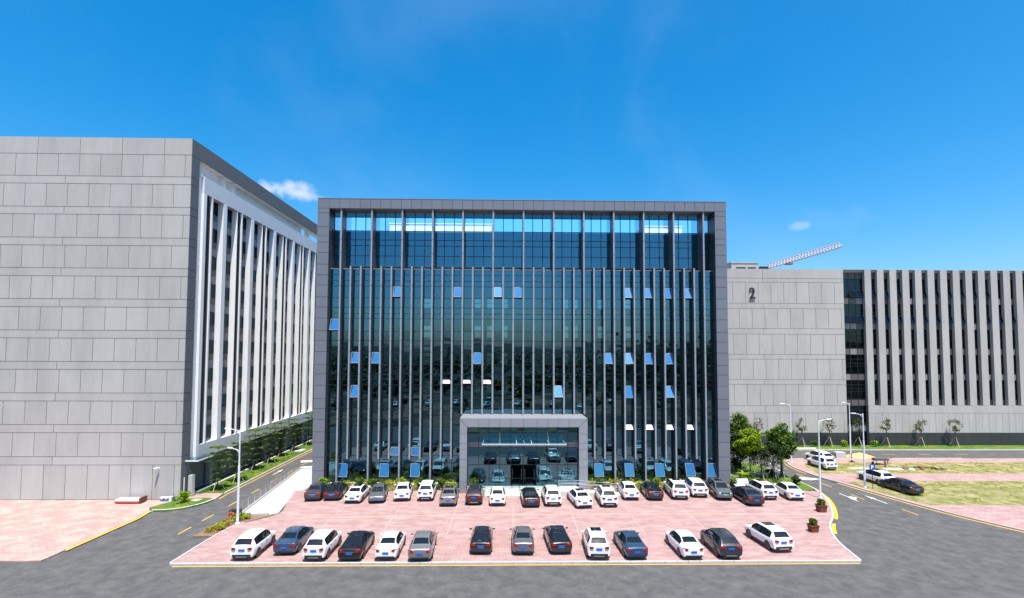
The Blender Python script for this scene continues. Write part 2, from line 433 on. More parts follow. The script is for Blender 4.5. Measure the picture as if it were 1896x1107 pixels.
def leaves(name, clumps, size, m, parent, loc, flat=0.0, seed=0, aspect=0.55):
    """clumps: (centre, (rx, ry, rz), count); leaf-sized quads spread through each clump's volume"""
    r = np.random.default_rng(seed)
    V = []; F = []
    cs = []
    for c, rad, n in clumps:
        d = r.normal(size=(n, 3)); d /= np.linalg.norm(d, axis=1)[:, None]
        rr = r.random(n) ** 0.45
        cs.append(np.array(c) + d * rr[:, None] * np.array(rad))
    P = np.concatenate(cs); n = len(P)
    nm = r.normal(size=(n, 3)); nm[:, 2] = np.abs(nm[:, 2]) + 0.5 + flat * 2
    nm /= np.linalg.norm(nm, axis=1)[:, None]
    t = np.cross(nm, r.normal(size=(n, 3))); t /= np.linalg.norm(t, axis=1)[:, None]
    b = np.cross(nm, t)
    s = size * (0.6 + 0.8 * r.random(n))[:, None]
    q = np.stack([P - t * s, P + b * s * aspect, P + t * s, P - b * s * aspect], 1).reshape(-1, 3)
    me = bpy.data.meshes.new(name)
    me.vertices.add(4 * n); me.vertices.foreach_set('co', q.astype(np.float32).ravel())
    me.loops.add(4 * n); me.loops.foreach_set('vertex_index', np.arange(4 * n, dtype=np.int32))
    me.polygons.add(n); me.polygons.foreach_set('loop_start', np.arange(0, 4 * n, 4, dtype=np.int32))
    try: me.polygons.foreach_set('loop_total', np.full(n, 4, dtype=np.int32))
    except Exception: pass
    me.materials.append(M[m]); me.update(calc_edges=True); me.validate()
    return obj(name, me, parent, loc, world_loc=parent is None or parent in W)

# ------------------------------------------------------------------ ground, roads, paving
Z = -0.10
slab('ground', [(-3000, -3000), (3000, -3000), (3000, 3000), (-3000, 3000)], -3.0, -0.16, 'ground')
slab('road', [(-140, -47), (140, -47), (140, 70), (-140, 70)], -0.155, Z, 'asphalt')

left_edge = rounded([(-26.3, -22.6), (-26.2, -17.0), (-25.7, -14.0), (-23.4, -10.85), (-24.2, -7.0), (-25.2, -2.4)])
kr = rounded([(36.0, 6.0), (36.25, 3.4), (36.1, 1.2), (35.95, -1.6), (35.1, -5.0), (33.6, -8.4), (31.5, -11.95), (29.4, -14.7), (27.6, -18.3), (26.6, -22.6)])
kr_lot = [p for p in kr if p[1] < -2.9]
lot = left_edge + [(-24.23, -2.2), (-24.23, -3.0), (26.9, -3.0), (26.9, -1.4), (29.3, -1.55), (35.2, -2.95)] + kr_lot
slab('parking_pavement', lot, Z - 0.05, 0.0, 'paving_red')
# pale concrete apron beside the facade
slab('apron_pavement', [(-25.2, -2.4), (-24.2, -7.0), (-23.55, -10.6), (-24.4, -11.2), (-26.6, -11.4), (-27.15, -10.5), (-29.05, 8.4), (-28.3, 10.4), (-24.26, 10.4), (-24.26, -2.3)], Z - 0.05, -0.006, 'concrete_floor')
# planting bed at the lot's outer left corner
bed = rounded([(-23.4, -10.95), (-25.75, -14.05), (-26.2, -17.0)])
slab('planting_bed', [(-23.5, -10.9)] + bed[1:] + [(-28.1, -17.0), (-27.9, -14.2), (-27.3, -12.2), (-26.7, -11.55), (-24.5, -11.3)], Z - 0.04, 0.02, 'soil')
# painted lines on the lot
strip('lot_line', rounded([(-22.2, -12.2), (-11.3, -11.62), (-0.66, -11.3), (11.2, -11.22), (22.05, -11.3), (31.2, -11.6)]), -0.05, 0.05, 0.001, 0.005, 'orange_paint')
for k in range(8):
    x = -17.6 + 5.86 * k
    strip('stall_line', [(x, -8.2), (x - 0.1, -11.1)], -0.045, 0.045, 0.0004, 0.0025, 'pale_paint')
    strip('stall_line', [(x - 0.1, -11.5), (x - 0.2, -17.0)], -0.045, 0.045, 0.0004, 0.0025, 'pale_paint')
# kerb round the lot, with its yellow line on the road
kerb_stones(kr, 0.0, 0.16, Z, 0.03, 0.9)
strip('edge_line', [p for p in kr if -8.5 < p[1] < 3.5], 0.30, 0.46, Z + 0.001, Z + 0.005, 'yellow_paint')
strip('edge_line', [p for p in kr if -12.6 < p[1] <= -4.5], 0.22, 0.5, Z + 0.006, Z + 0.012, 'yellow_bright')
strip('edge_line', [p for p in kr if -16.9 < p[1] < -13.6], 0.22, 0.5, Z + 0.006, Z + 0.012, 'yellow_bright')
kerb_stones(left_edge[:14][::-1], 0.0, -0.14, Z, 0.05, 0.9)
# verge in front of the lot
kerb_stones([(-26.3, -22.62), (26.6, -22.62)], -0.16, 0.0, Z, 0.05, 0.9)

# right planted island
slab('lawn', [(26.95, -1.3), (29.3, -1.45), (35.15, -2.85)] + [p for p in kr if -2.5 < p[1] < 4.6][::-1] + [(27.0, 4.7)], Z - 0.05, 0.06, 'grass')
slab('path', [(26.9, 4.75), (36.1, 4.75), (36.0, 6.0), (26.9, 6.5)], Z - 0.05, 0.03, 'paving_pink')
ln2 = rounded([(36.0, 6.1), (35.95, 9.0), (35.0, 11.8), (32.5, 13.6), (27.0, 14.2)])
slab('lawn', [(26.95, 6.6)] + ln2, Z - 0.05, 0.06, 'grass')
kerb_stones(ln2, -0.15, 0.0, Z, 0.05, 0.9)

# right-hand parking island
isl = rounded([(70, 15.25), (50, 15.2), (44.5, 15.1), (41.9, 14.0), (40.85, 12.0), (40.2, 9.3), (40.2, 5.8), (40.35, 3.4), (41.3, 0.2), (42.4, -4.8), (44.6, -12.0), (48.0, -19.0)], 5)
slab('island_pavement', isl + [(80, -22.0), (110, -22.0), (110, 15.25)], Z - 0.05, 0.0, 'paving_red')
kerb_stones(isl, -0.15, 0.0, Z, 0.035, 1.0)
strip('edge_line', [p for p in isl if p[0] < 45 and p[1] > 5.6], -0.46, -0.30, Z + 0.001, Z + 0.005, 'yellow_paint')
strip('edge_line', [p for p in isl if p[1] < 1.4 and p[0] < 48], -0.50, -0.26, Z + 0.001, Z + 0.005, 'yellow_paint')
slab('grass_pavers', [(41.2, 5.6), (42.2, 10.2), (43.5, 12.2), (100, 12.2), (100, 5.4)], -0.02, 0.012, 'grass_dry')
slab('grass_pavers', [(41.9, 0.9), (44.5, 1.3), (100, 1.9), (100, -9.0), (44.4, -8.5), (42.9, -4.7)], -0.02, 0.012, 'grass_dry')
for i in range(8):
    x = 44.6 + 5.4 * i
    strip('paver_strip', [(x + 0.6, 5.7), (x - 0.7, 12.0)], -0.12, 0.12, 0.013, 0.022, 'sand')
for x0, x1, y0, y1 in ((47.3, 50.2, 8.0, 8.8), (52.0, 56.5, 7.6, 8.6)):
    slab('paver_slab', [(x0, y0), (x1, y0 - .1), (x1 - .3, y1), (x0 + .2, y1)], 0.012, 0.05, 'stone_pale')

# far lawn before building 2
slab('lawn', [(30, 22.35), (110, 22.35), (110, 25.95), (30, 25.95)], Z - 0.05, 0.05, 'grass')
kerb_stones([(34, 22.3), (100, 22.3)], -0.25, 0.0, Z, 0.05, 1.2)

# left side: lawns, plaza
slab('plaza_pavement', [(-36.55, -22.0), (-36.4, -12.2), (-36.7, -9.9), (-37.6, -8.6), (-36.2, -6.0), (-70, -6.0), (-70, -22.0)], Z - 0.05, 0.0, 'paving_pink')
lk = rounded([(-32.75, 62), (-32.75, 22), (-32.85, 8), (-32.85, -3.4)], 4)
slab('lawn', [(-36.05, -3.4)] + lk[::-1] + [(-36.05, 62)], Z - 0.05, 0.05, 'grass')
kerb_stones([(-32.75, 40), (-32.78, 22), (-32.85, 8), (-32.85, -3.4)], 0.02, 0.17, Z, 0.06, 1.0)
strip('edge_line', [(-32.75, 40), (-32.78, 22), (-32.85, 8), (-32.85, -3.4), (-32.7, -5.5)], 0.36, 0.50, Z + 0.001, Z + 0.005, 'yellow_paint')
slab('path', [(-36.1, -3.45), (-32.85, -3.45), (-32.5, -5.4), (-36.1, -5.4)], Z - 0.05, 0.02, 'paving_pink')
fl = rounded([(-32.45, -5.6), (-32.7, -7.1), (-33.4, -8.5), (-34.3, -9.35), (-35.4, -9.75), (-36.6, -9.8)])
slab('lawn', fl + [(-37.4, -8.7), (-36.15, -6.02), (-36.1, -5.45), (-33.6, -5.45)], Z - 0.05, 0.06, 'grass')
kerb_stones(fl, -0.24, 0.0, Z, 0.07, 0.7)
strip('edge_line', fl, -0.42, -0.28, Z + 0.001, Z + 0.005, 'yellow_paint')
strip('edge_line', [(-36.75, -9.9), (-36.35, -12.2), (-36.5, -20.0)], 0.05, 0.24, 0.001, 0.006, 'yellow_bright')
slab('inspection_cover', [(-34.6, -6.0), (-33.7, -5.95), (-33.9, -6.8), (-34.9, -6.8)], 0.05, 0.09, 'stone_pale')
slab('inspection_cover', [(-34.8, 20.5), (-33.6, 20.5), (-33.6, 22.5), (-34.8, 22.5)], 0.04, 0.09, 'stone_pale')
slab('inspection_cover', [(47.5, 22.8), (51.8, 22.8), (52.4, 23.6), (47.9, 23.6)], 0.04, 0.09, 'stone_pale')

# lane dashes and arrows
def dash(x0, y0, x1, y1, w=0.13, m='yellow_paint'):
    strip('lane_dash', [(x0, y0), (x1, y1)], -w / 2, w / 2, Z + 0.001, Z + 0.005, m)
for y in (-16.2, -12.6, -8.0, -3.2, 1.6, 6.4, 11.2, 16.0, 21.0, 26.0):
    dash(-29.85, y, -29.85, y + 1.9)
for (x, y) in ((38.55, 3.9), (38.8, -0.9), (39.0, -6.1), (38.6, 8.5), (40.6, -11.5)):
    dash(x, y, x - 0.1, y + 2.0)
for x in (42, 47, 54, 60, 66, 72): dash(x, 18.8, x + 2.2, 18.8)
for x in range(-120, 120, 6): dash(x, -35.5, x + 2.6, -35.5, 0.15)
def arrow(x, y, ang, L=3.2, turn=0):
    pts = [(-.07, 0), (.07, 0), (.07, L * .55), (.24, L * .55), (0, L), (-.24, L * .55), (-.07, L * .55)]
    if turn:
        pts = [(-.07, 0), (.07, 0), (.07, L * .5), (.07, L * .62), (.24, L * .62), (0, L), (-.24, L * .62), (-.07, L * .62), (-.07, L * .55), (-.34, L * .62), (-.34, L * .74), (-.75, L * .56), (-.34, L * .38), (-.34, L * .47), (-.07, L * .4)]
    c, s = math.cos(ang), math.sin(ang)
    P = [(x + c * a - s * b, y + s * a + c * b) for a, b in pts]
    slab('lane_arrow', P, Z + 0.001, Z + 0.006, 'white_paint')
arrow(-31.4, 5.6, 0, 3.2)
arrow(-27.6, 3.6, math.pi, 3.4, 1)
arrow(37.9, -3.6, math.pi, 3.2, 1)
arrow(40.4, -7.6, 0.05, 3.2)
arrow(37.3, 9.8, math.pi, 3.2)
arrow(38.9, 10.2, 0, 3.2, 1)
strip('edge_line', [(-26.0, -22.95), (26.4, -22.95)], -0.07, 0.07, Z + 0.001, Z + 0.005, 'yellow_paint')
for x, y in ((39.3, 0.7), (38.2, 0.6), (47.5, 20.0), (45.0, 18.0), (-30.8, -10.5), (3.0, -25.6), (-33.0, -18.0), (36.5, -14.0)):
    c = MB().tube((x, y, Z + 0.001), (x, y, Z + 0.008), 0.36, n=18).build('manhole_cover', 'spandrel'); tag(c, kind='structure')
slab('road_patch', [(36.7, 2.9), (38.3, 2.4), (40.0, 3.0), (38.0, 4.2)], Z + 0.0005, Z + 0.004, 'kerb')

# country behind the camera, which the glass mirrors
slab('dirt_field', [(-140, -47.5), (140, -47.5), (140, -135), (-140, -135)], -0.158, -0.09, 'dirt')
def hills(name, y, x0, x1, base, amp, seed, depth=120):
    r = np.random.default_rng(seed); nx, ny = 150, 10
    v = []; f = []
    ph = r.random(12) * 6.28
    for j in range(ny):
        for i in range(nx):
            x = x0 + (x1 - x0) * i / (nx - 1)
            s = sum(math.sin(x * k * 0.0021 * (1 + .3 * k) + ph[k]) / (1 + k * .7) for k in range(1, 11))
            t = j / (ny - 1)
            prof = math.sin(t * math.pi * .5)
            h = max(1.0, base + amp * s) * prof + r.random() * 2.2 * (t > .2)
            v.append((x, y - depth * t, h - 0.4))
    for j in range(ny - 1):
        for i in range(nx - 1): f.append((j * nx + i, j * nx + i + 1, (j + 1) * nx + i + 1, (j + 1) * nx + i))
    o = obj(name, mesh(name, v, f, 'hill')); tag(o, kind='structure'); return o
hills('hills', -420, -1500, 1500, 22, 7, 3)
hills('hills', -250, 60, 420, 25, 6, 5, 60)

# ------------------------------------------------------------------ main office building
XL, XR, HT = -24.234, 26.848, 35.17
XI0, XI1 = -22.80, 25.41          # inner faces of the frame
YG, YU = 0.95, 2.02               # lower and upper glass planes
FX = [-21.34 + 1.2594 * k for k in range(37)]
EDGE = [XI0] + FX + [XI1]         # 38 bays
ZL = [26.45, 25.77, 25.01, 24.31, 22.86, 21.61, 20.89, 20.24, 18.68, 17.48, 16.80, 16.11, 14.58, 13.38, 12.69, 12.01, 10.39, 9.19, 8.52, 7.86, 7.18, 6.38, 5.12, 4.44, 3.32, 2.43, 0.75, 0.12]
ZU = [33.90, 33.33, 31.59, 30.42, 29.68, 28.36, 26.90]
PX0, PX1, PZ = -6.11, 8.64, 8.46  # portal outline
B = empty('office_building', (1.3, 0, 0))
tag(B, 'wide glass office block in a grey metal frame behind the parked cars', 'building')

# frame: backing and panels
fb = MB()
fb.box(XL + .03, XI0 - .03, 0.04, 2.3, 0.0, HT - .03).box(XI1 + .03, XR - .03, 0.04, 2.3, 0.0, HT - .03).box(XI0 - .03, XI1 + .03, 0.04, 2.3, 33.93, HT - .03)
fb.build('frame_core', 'joint', B)
ZC = [35.17, 33.9, 33.33, 31.59, 30.42, 29.68, 28.36, 26.9, 25.6, 24.31, 22.86, 21.61, 20.24, 18.68, 17.48, 16.11, 14.58, 13.38, 12.01, 10.39, 9.19, 7.86, 6.38, 5.12, 3.32, 1.7, 0.0]
G = 0.022
for a, b in ((XL, XI0), (XI1, XR)):
    for z1, z0 in zip(ZC[:-1], ZC[1:]):
        box('frame_panel', a, b, 0.0, 0.038, z0 + G, z1 - G, 'cladding', B)
        xs = (XI0 - .03, XI0) if a == XL else (XI1, XI1 + .03)
        box('reveal_panel', xs[0], xs[1], 0.042, 2.3, z0 + G, z1 - G, 'side_shade', B)  # reveal shade painted in, darker than the frame face
n = 38
for k in range(n):
    x0 = XI0 + (XI1 - XI0) * k / n; x1 = XI0 + (XI1 - XI0) * (k + 1) / n
    box('frame_panel', x0 + G, x1 - G, 0.0, 0.038, 33.9 + G, HT - G, 'cladding', B)
    box('soffit_panel', x0 + G, x1 - G, 0.042, 2.3, 33.895, 33.925, 'cladding', B)
# coping along the top edge
box('coping', XL - .03, XR + .03, -0.03, 2.34, HT - .028, HT + .03, 'cladding_portal', B)
# side walls, rear wall, roof
box('side_wall', XL + .02, XL + .32, 2.31, 24.0, 0.0, 32.6, 'cladding', B)
box('side_wall', XR - .32, XR - .02, 2.31, 24.0, 0.0, 32.6, 'cladding', B)
box('roof_slab', XL + .33, XR - .33, 2.2, 24.0, 31.0, 31.5, 'slab', B)
# storeys inside
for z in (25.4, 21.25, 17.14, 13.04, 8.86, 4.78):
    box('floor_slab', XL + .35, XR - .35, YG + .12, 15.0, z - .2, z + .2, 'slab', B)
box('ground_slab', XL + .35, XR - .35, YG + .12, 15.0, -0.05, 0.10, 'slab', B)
# inner wall with windows to the daylight beyond
OPEN = [(-13.15, -12.05), (-5.45, -4.55), (-3.6, -2.7), (-1.2, -.5), (8.1, 8.75), (9.55, 10.2), (13.2, 14.2), (17.3, 18.3)]
levels = [(21.45, 25.2), (17.34, 21.05), (13.24, 16.94), (9.06, 12.84)]
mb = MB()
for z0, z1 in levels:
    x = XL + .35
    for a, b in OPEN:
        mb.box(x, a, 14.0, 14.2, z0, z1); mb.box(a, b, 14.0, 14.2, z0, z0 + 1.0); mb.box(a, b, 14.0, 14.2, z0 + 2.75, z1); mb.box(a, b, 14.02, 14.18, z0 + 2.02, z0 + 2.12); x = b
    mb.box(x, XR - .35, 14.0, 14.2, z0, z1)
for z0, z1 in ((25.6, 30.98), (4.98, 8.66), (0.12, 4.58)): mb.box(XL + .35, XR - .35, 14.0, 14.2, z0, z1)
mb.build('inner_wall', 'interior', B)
# white plant rooms on the roof, seen through the clear parapet glass
for (a, b, h) in ((-18.46, -3.0, 35.74), (20.3, 26.3, 35.62)):
    t = empty('roof_house', ((a + b) / 2, 14, 31.5)); tag(t, 'long white plant room on the glass block roof' if a < 0 else 'short white plant room on the glass block roof', 'roof house')
    box('wall', a, b, 14.0, 20.0, 31.5, h - .12, 'white', t); box('roof', a - .08, b + .08, 13.92, 20.08, h - .12, h, 'white', t)
ld = empty('roof_ladder', (-19.2, 15.0, 31.5)); tag(ld, 'thin steel ladder beside the long white plant room', 'ladder')
for s in (-.2, .2): box('rail', -19.2 + s - .03, -19.2 + s + .03, 14.97, 15.03, 31.5, 36.4, 'mullion', ld)
for k in range(12): box('rung', -19.38, -19.02, 14.98, 15.02, 31.8 + .38 * k, 31.83 + .38 * k, 'mullion', ld)

# fins
def fin(x, tall, zlow):
    w = 0.098; g = 0.03
    zs = [z for z in (24.31, 21.61, 20.24, 17.48, 16.11, 13.38, 12.01, 9.19, 7.86, 5.12, 3.32) if z > zlow + .3]
    if tall: zs = [31.59, 30.1, 28.36] + zs
    top = 33.88 if tall else 26.72
    rings = []
    def ring(z, inset):
        yb = 1.98 if z > 26.5 and tall else 0.915
        i = inset
        rings.append([(x - w + i, 0.12 + i, z), (x + w - i, 0.12 + i, z), (x + w - i, yb, z), (x - w + i, yb, z)])
    ring(top, 0)
    done = False
    for z in zs:
        if tall and z < 26.4 and not done:
            ring(26.505, 0); ring(26.495, 0); done = True
        ring(z + g, 0); ring(z + g - .004, .045); ring(z - g + .004, .045); ring(z - g, 0)
    ring(zlow, 0)
    v = [p for r in rings for p in r]; f = [(0, 1, 2, 3)]
    for i in range(len(rings) - 1):
        for k in range(4):
            f.append((4 * i + k, 4 * i + 4 + k, 4 * i + 4 + (k + 1) % 4, 4 * i + (k + 1) % 4))
    m = len(v); f.append((m - 1, m - 2, m - 3, m - 4))
    loc = Vector((x, 0.12, zlow))
    me = mesh('fin', [tuple(Vector(p) - loc) for p in v], f, 'fin_front'); me.materials.append(M['side_shade'])
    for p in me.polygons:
        if abs(p.normal.x) > .9: p.material_index = 1  # flanks take the colour with shade painted in
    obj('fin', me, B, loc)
for k, x in enumerate(FX):
    tall = k % 3 == 0
    zlow = 0.02 if tall else 3.07
    if PX0 - .25 < x < PX1 + .25: zlow = PZ + .06
    fin(x, tall, zlow)

# ledge between the two planes, with its lip
box('ledge', XI0, XI1, YG - .05, YU + .05, 26.46, 26.56, 'cladding_portal', B)
# transoms (horizontal bars) and mullions (vertical bars)
for z in ZL:
    if z < PZ - .2:
        box('transom', XI0, PX0 + .35, YG - .045, YG + .07, z - .03, z + .03, 'mullion', B)
        box('transom', PX1 - .35, XI1, YG - .045, YG + .07, z - .03, z + .03, 'mullion', B)
    else: box('transom', XI0, XI1, YG - .045, YG + .07, z - .03, z + .03, 'mullion', B)
for z in ZU[1:]:
    box('transom', XI0, XI1, YU - .04, YU + .07, z - .035, z + .035, 'mullion', B)
for k, x in enumerate(EDGE):
    zb = 0.1 if not (PX0 < x < PX1) else PZ - .1
    box('mullion', x - .032, x + .032, YG - .03, YG + .08, zb, 26.45, 'mullion', B)
    box('mullion', x - .04, x + .04, YU - .05, YU + .08, 26.56, 33.89, 'mullion', B)
# spandrel boards that close each storey behind the narrow panes
for z0, z1 in ((25.05, 26.40), (20.92, 21.58), (16.83, 17.45), (12.72, 13.35), (8.55, 9.16), (4.47, 5.09)):
    box('spandrel_board', XI0, XI1, YG + .12, YG + .16, z0, z1, 'spandrel', B)
box('spandrel_board', XI0, XI1, YU + .12, YU + .16, 29.70, 31.45, 'spandrel', B)

# open sashes: (x in bay, row index in ZL, opening angle)
def bay(x):
    for j in range(38):
        if EDGE[j] <= x < EDGE[j + 1]: return j
    return 37
def fxp(u): return CX + (u - 931.0) * (D + YG) / 930.0      # photograph column to facade x, near the middle rows
SASH = []
for u in (736, 848, 922.5, 960, 1162, 1199, 1236.5, 1272): SASH.append((u, 3, 20))
SASH.append((619, 7, 22))
for u in (656, 695, 884, 1126, 1162, 1201, 1239): SASH.append((u, 11, 22))
for u in (828, 866, 903): SASH.append((u, 14, 43))
for u in (655, 1034, 1163.5, 1240): SASH.append((u, 15, 22))
for u in (1165.5, 1203.5, 1241.5, 1279.5): SASH.append((u, 20, 43))
for u in (731, 769): SASH.append((u, 23, 21))
for u in (611, 652, 712, 767, 1109.5, 1166, 1222.6, 1279.6, 1318): SASH.append((u, 25, 17))
opened = set()
for u, r, ang in SASH:
    j = bay(fxp(u))
    if (j, r) in opened: continue
    opened.add((j, r))
    x0, x1 = EDGE[j] + (.13 if r < 24 else .05), EDGE[j + 1] - (.13 if r < 24 else .05)
    if j == 0: x0 += 0.02
    z1, z0 = ZL[r] - .04, ZL[r + 1] + .04
    h = z1 - z0; w = x1 - x0
    hinge = Vector(((x0 + x1) / 2, YG - .06, z1))
    fr = MB()
    t = .05
    fr.box(-w / 2, -w / 2 + t, -.02, .02, -h, 0).box(w / 2 - t, w / 2, -.02, .02, -h, 0).box(-w / 2 + t, w / 2 - t, -.02, .02, -t, 0).box(-w / 2 + t, w / 2 - t, -.02, .02, -h, -h + t)
    a = R(ang + random.uniform(-5, 5))
    o = obj('open_window', mesh('sash', fr.v, fr.f, 'fin_front'), B, hinge, (-a, 0, 0))
    for sx_ in (-1, 1):
        e_ = Vector((hinge.x + sx_ * (w / 2 - .04), hinge.y - math.sin(a) * h * .8, hinge.z - math.cos(a) * h * .8))
        MB().tube((e_.x, YG - .04, z1 - h * .55), e_, .012, n=4).build('window_stay', 'steel', B)
    me = mesh('sash_pane', [(-w / 2 + t, -.006, -h + t), (w / 2 - t, -.006, -h + t), (w / 2 - t, -.006, -t), (-w / 2 + t, -.006, -t), (-w / 2 + t, .006, -h + t), (w / 2 - t, .006, -h + t), (w / 2 - t, .006, -t), (-w / 2 + t, .006, -t)],
              [(0, 1, 2, 3), (5, 4, 7, 6), (0, 4, 5, 1), (3, 2, 6, 7), (0, 3, 7, 4), (1, 5, 6, 2)], 'vent_glare' if r in (14, 20) else ('glass_vent_low' if r >= 23 else 'glass_vent'))
    obj('pane', me, o, (0, 0, 0), world_loc=False)

# panes: the largest as parts, the rest as one field
BIGROWS = (3, 7, 11, 15)
field = MB()
def tilt_box(x0, x1, y, z0, z1):
    """a thin pane, set very slightly out of true as real glazing is"""
    dx, dz = random.gauss(0, .0034) * (x1 - x0) / 2, random.gauss(0, .0034) * (z1 - z0) / 2
    q = [(x0, y - dx - dz, z0), (x1, y + dx - dz, z0), (x1, y + dx + dz, z1), (x0, y - dx + dz, z1)]
    b = len(field.v)
    field.v.extend(q); field.v.extend([(a, c + .012, d) for a, c, d in q])
    field.f.extend([tuple(b + i for i in t) for t in ((0, 1, 2, 3), (5, 4, 7, 6), (0, 4, 5, 1), (3, 2, 6, 7), (0, 3, 7, 4), (1, 5, 6, 2))])
PANE = mesh('pane', [(x * .5, y * .006, z * .5) for x, y, z in ((-1, -1, -1), (1, -1, -1), (1, -1, 1), (-1, -1, 1), (-1, 1, -1), (1, 1, -1), (1, 1, 1), (-1, 1, 1))],
            [(0, 1, 2, 3), (5, 4, 7, 6), (0, 4, 5, 1), (3, 2, 6, 7), (0, 3, 7, 4), (1, 5, 6, 2)], 'glass')
PANE_C = PANE.copy(); PANE_C.materials.clear(); PANE_C.materials.append(M['glass_clear'])
PANE_D = PANE.copy(); PANE_D.materials.clear(); PANE_D.materials.append(M['glass_dark'])
def pane(x0, x1, y, z0, z1, me, parent, name='pane'):
    return obj(name, me, parent, ((x0 + x1) / 2, y, (z0 + z1) / 2), (random.gauss(0, .0034), 0, random.gauss(0, .0034)), (x1 - x0, 1, z1 - z0))
for r in range(len(ZL) - 1):
    for j in range(38):
        if (j, r) in opened: continue
        x0, x1 = EDGE[j] + .034, EDGE[j + 1] - .034
        z1, z0 = ZL[r] - .032, ZL[r + 1] + .032
        if z1 < PZ and x0 > PX0 + .3 and x1 < PX1 - .3: continue
        if r in BIGROWS or r == 25: pane(x0, x1, YG, z0, z1, PANE, B)
        else: tilt_box(x0, x1, YG, z0, z1)
for r in range(len(ZU) - 1):
    for j in range(38):
        x0, x1 = EDGE[j] + .042, EDGE[j + 1] - .042
        z1, z0 = ZU[r] - .037, ZU[r + 1] + .037
        if r == 1: pane(x0, x1, YU, z0, z1, PANE_C, B, 'parapet_pane')
        elif r in (2, 5): pane(x0, x1, YU, z0, z1, PANE, B)
        else: tilt_box(x0, x1, YU, z0, z1)
tag(field.build('pane_field', 'glass', B), kind='stuff')
# sill along the foot
box('sill', XI0, PX0 + .3, YG - .25, YG + .1, 0.0, 0.10, 'stone_pale', B)
box('sill', PX1 - .3, XI1, YG - .25, YG + .1, 0.0, 0.10, 'stone_pale', B)

# ---- entrance portal
YP, YE = -3.6, -2.75
ix0, ix1, iz = -5.27, 7.64, 7.47
pc = MB()
pc.box(PX0 + .03, ix0 - .02, YP + .04, YG + .1, 0, PZ - .03).box(ix1 + .02, PX1 - .03, YP + .04, YG + .1, 0, PZ - .03).box(ix0 - .02, ix1 + .02, YP + .04, YG + .1, iz + .02, PZ - .03)
P = pc.build('entrance_portal', 'joint', B)
JX = [-3.99, -2.76, -1.52, -0.26, 1.23, 2.78, 4.04, 5.23, 6.48]
JZ = [6.71, 5.62, 4.92, 3.82, 2.91, 1.29, 0.0]
def prism(name, pts, y0, y1, m, parent):
    n = len(pts); v = [(x, y0, z) for x, z in pts] + [(x, y1, z) for x, z in pts]
    f = [tuple(range(n)), tuple(range(2 * n - 1, n - 1, -1))] + [(i, n + i, n + (i + 1) % n, (i + 1) % n) for i in range(n)]
    c = Vector((sum(p[0] for p in pts) / n, y0, sum(p[1] for p in pts) / n))
    return obj(name, mesh(name, [tuple(Vector(p) - c) for p in v], f, m), parent, c)
g = .016
prism('portal_panel', [(PX0 + .03, PZ), (ix0 + .0, iz + g), (JX[0] - g, iz + g), (JX[0] - g, PZ)], YP, YP + .038, 'cladding_portal', P)
prism('portal_panel', [(JX[-1] + g, PZ), (JX[-1] + g, iz + g), (ix1, iz + g), (PX1 - .03, PZ)], YP, YP + .038, 'cladding_portal', P)
for a, b in zip(JX[:-1], JX[1:]):
    box('portal_panel', a + g, b - g, YP, YP + .038, iz + g, PZ, 'cladding_portal', P)
    box('portal_soffit', a + g, b - g, YP + .042, YE - .1, iz - .012, iz + .018, 'cladding_portal', P)
prism('portal_panel', [(PX0, PZ - .03), (PX0, JZ[0] + g), (ix0 - g, JZ[0] + g), (ix0 - g, iz - .02)], YP, YP + .038, 'cladding_portal', P)
prism('portal_panel', [(ix1 + g, iz - .02), (ix1 + g, JZ[0] + g), (PX1, JZ[0] + g), (PX1, PZ - .03)], YP, YP + .038, 'cladding_portal', P)
for z1, z0 in zip(JZ[:-1], JZ[1:]):
    for a, b in ((PX0, ix0 - g), (ix1 + g, PX1)): box('portal_panel', a, b, YP, YP + .038, z0 + g, z1 - g, 'cladding_portal', P)
for a, b in ((PX0, PX0 + .028), (PX1 - .028, PX1)): box('portal_side', a, b, YP + .042, YG - .06, 0, PZ - .04, 'cladding_portal', P)
for a, b in ((ix0 - .018, ix0), (ix1, ix1 + .018)): box('portal_reveal', a, b, YP + .042, YE + .05, .62, iz - .02, 'cladding', P)
box('portal_top', PX0, PX1, YP + .001, YG - .07, PZ - .025, PZ + .02, 'cladding_portal', P)
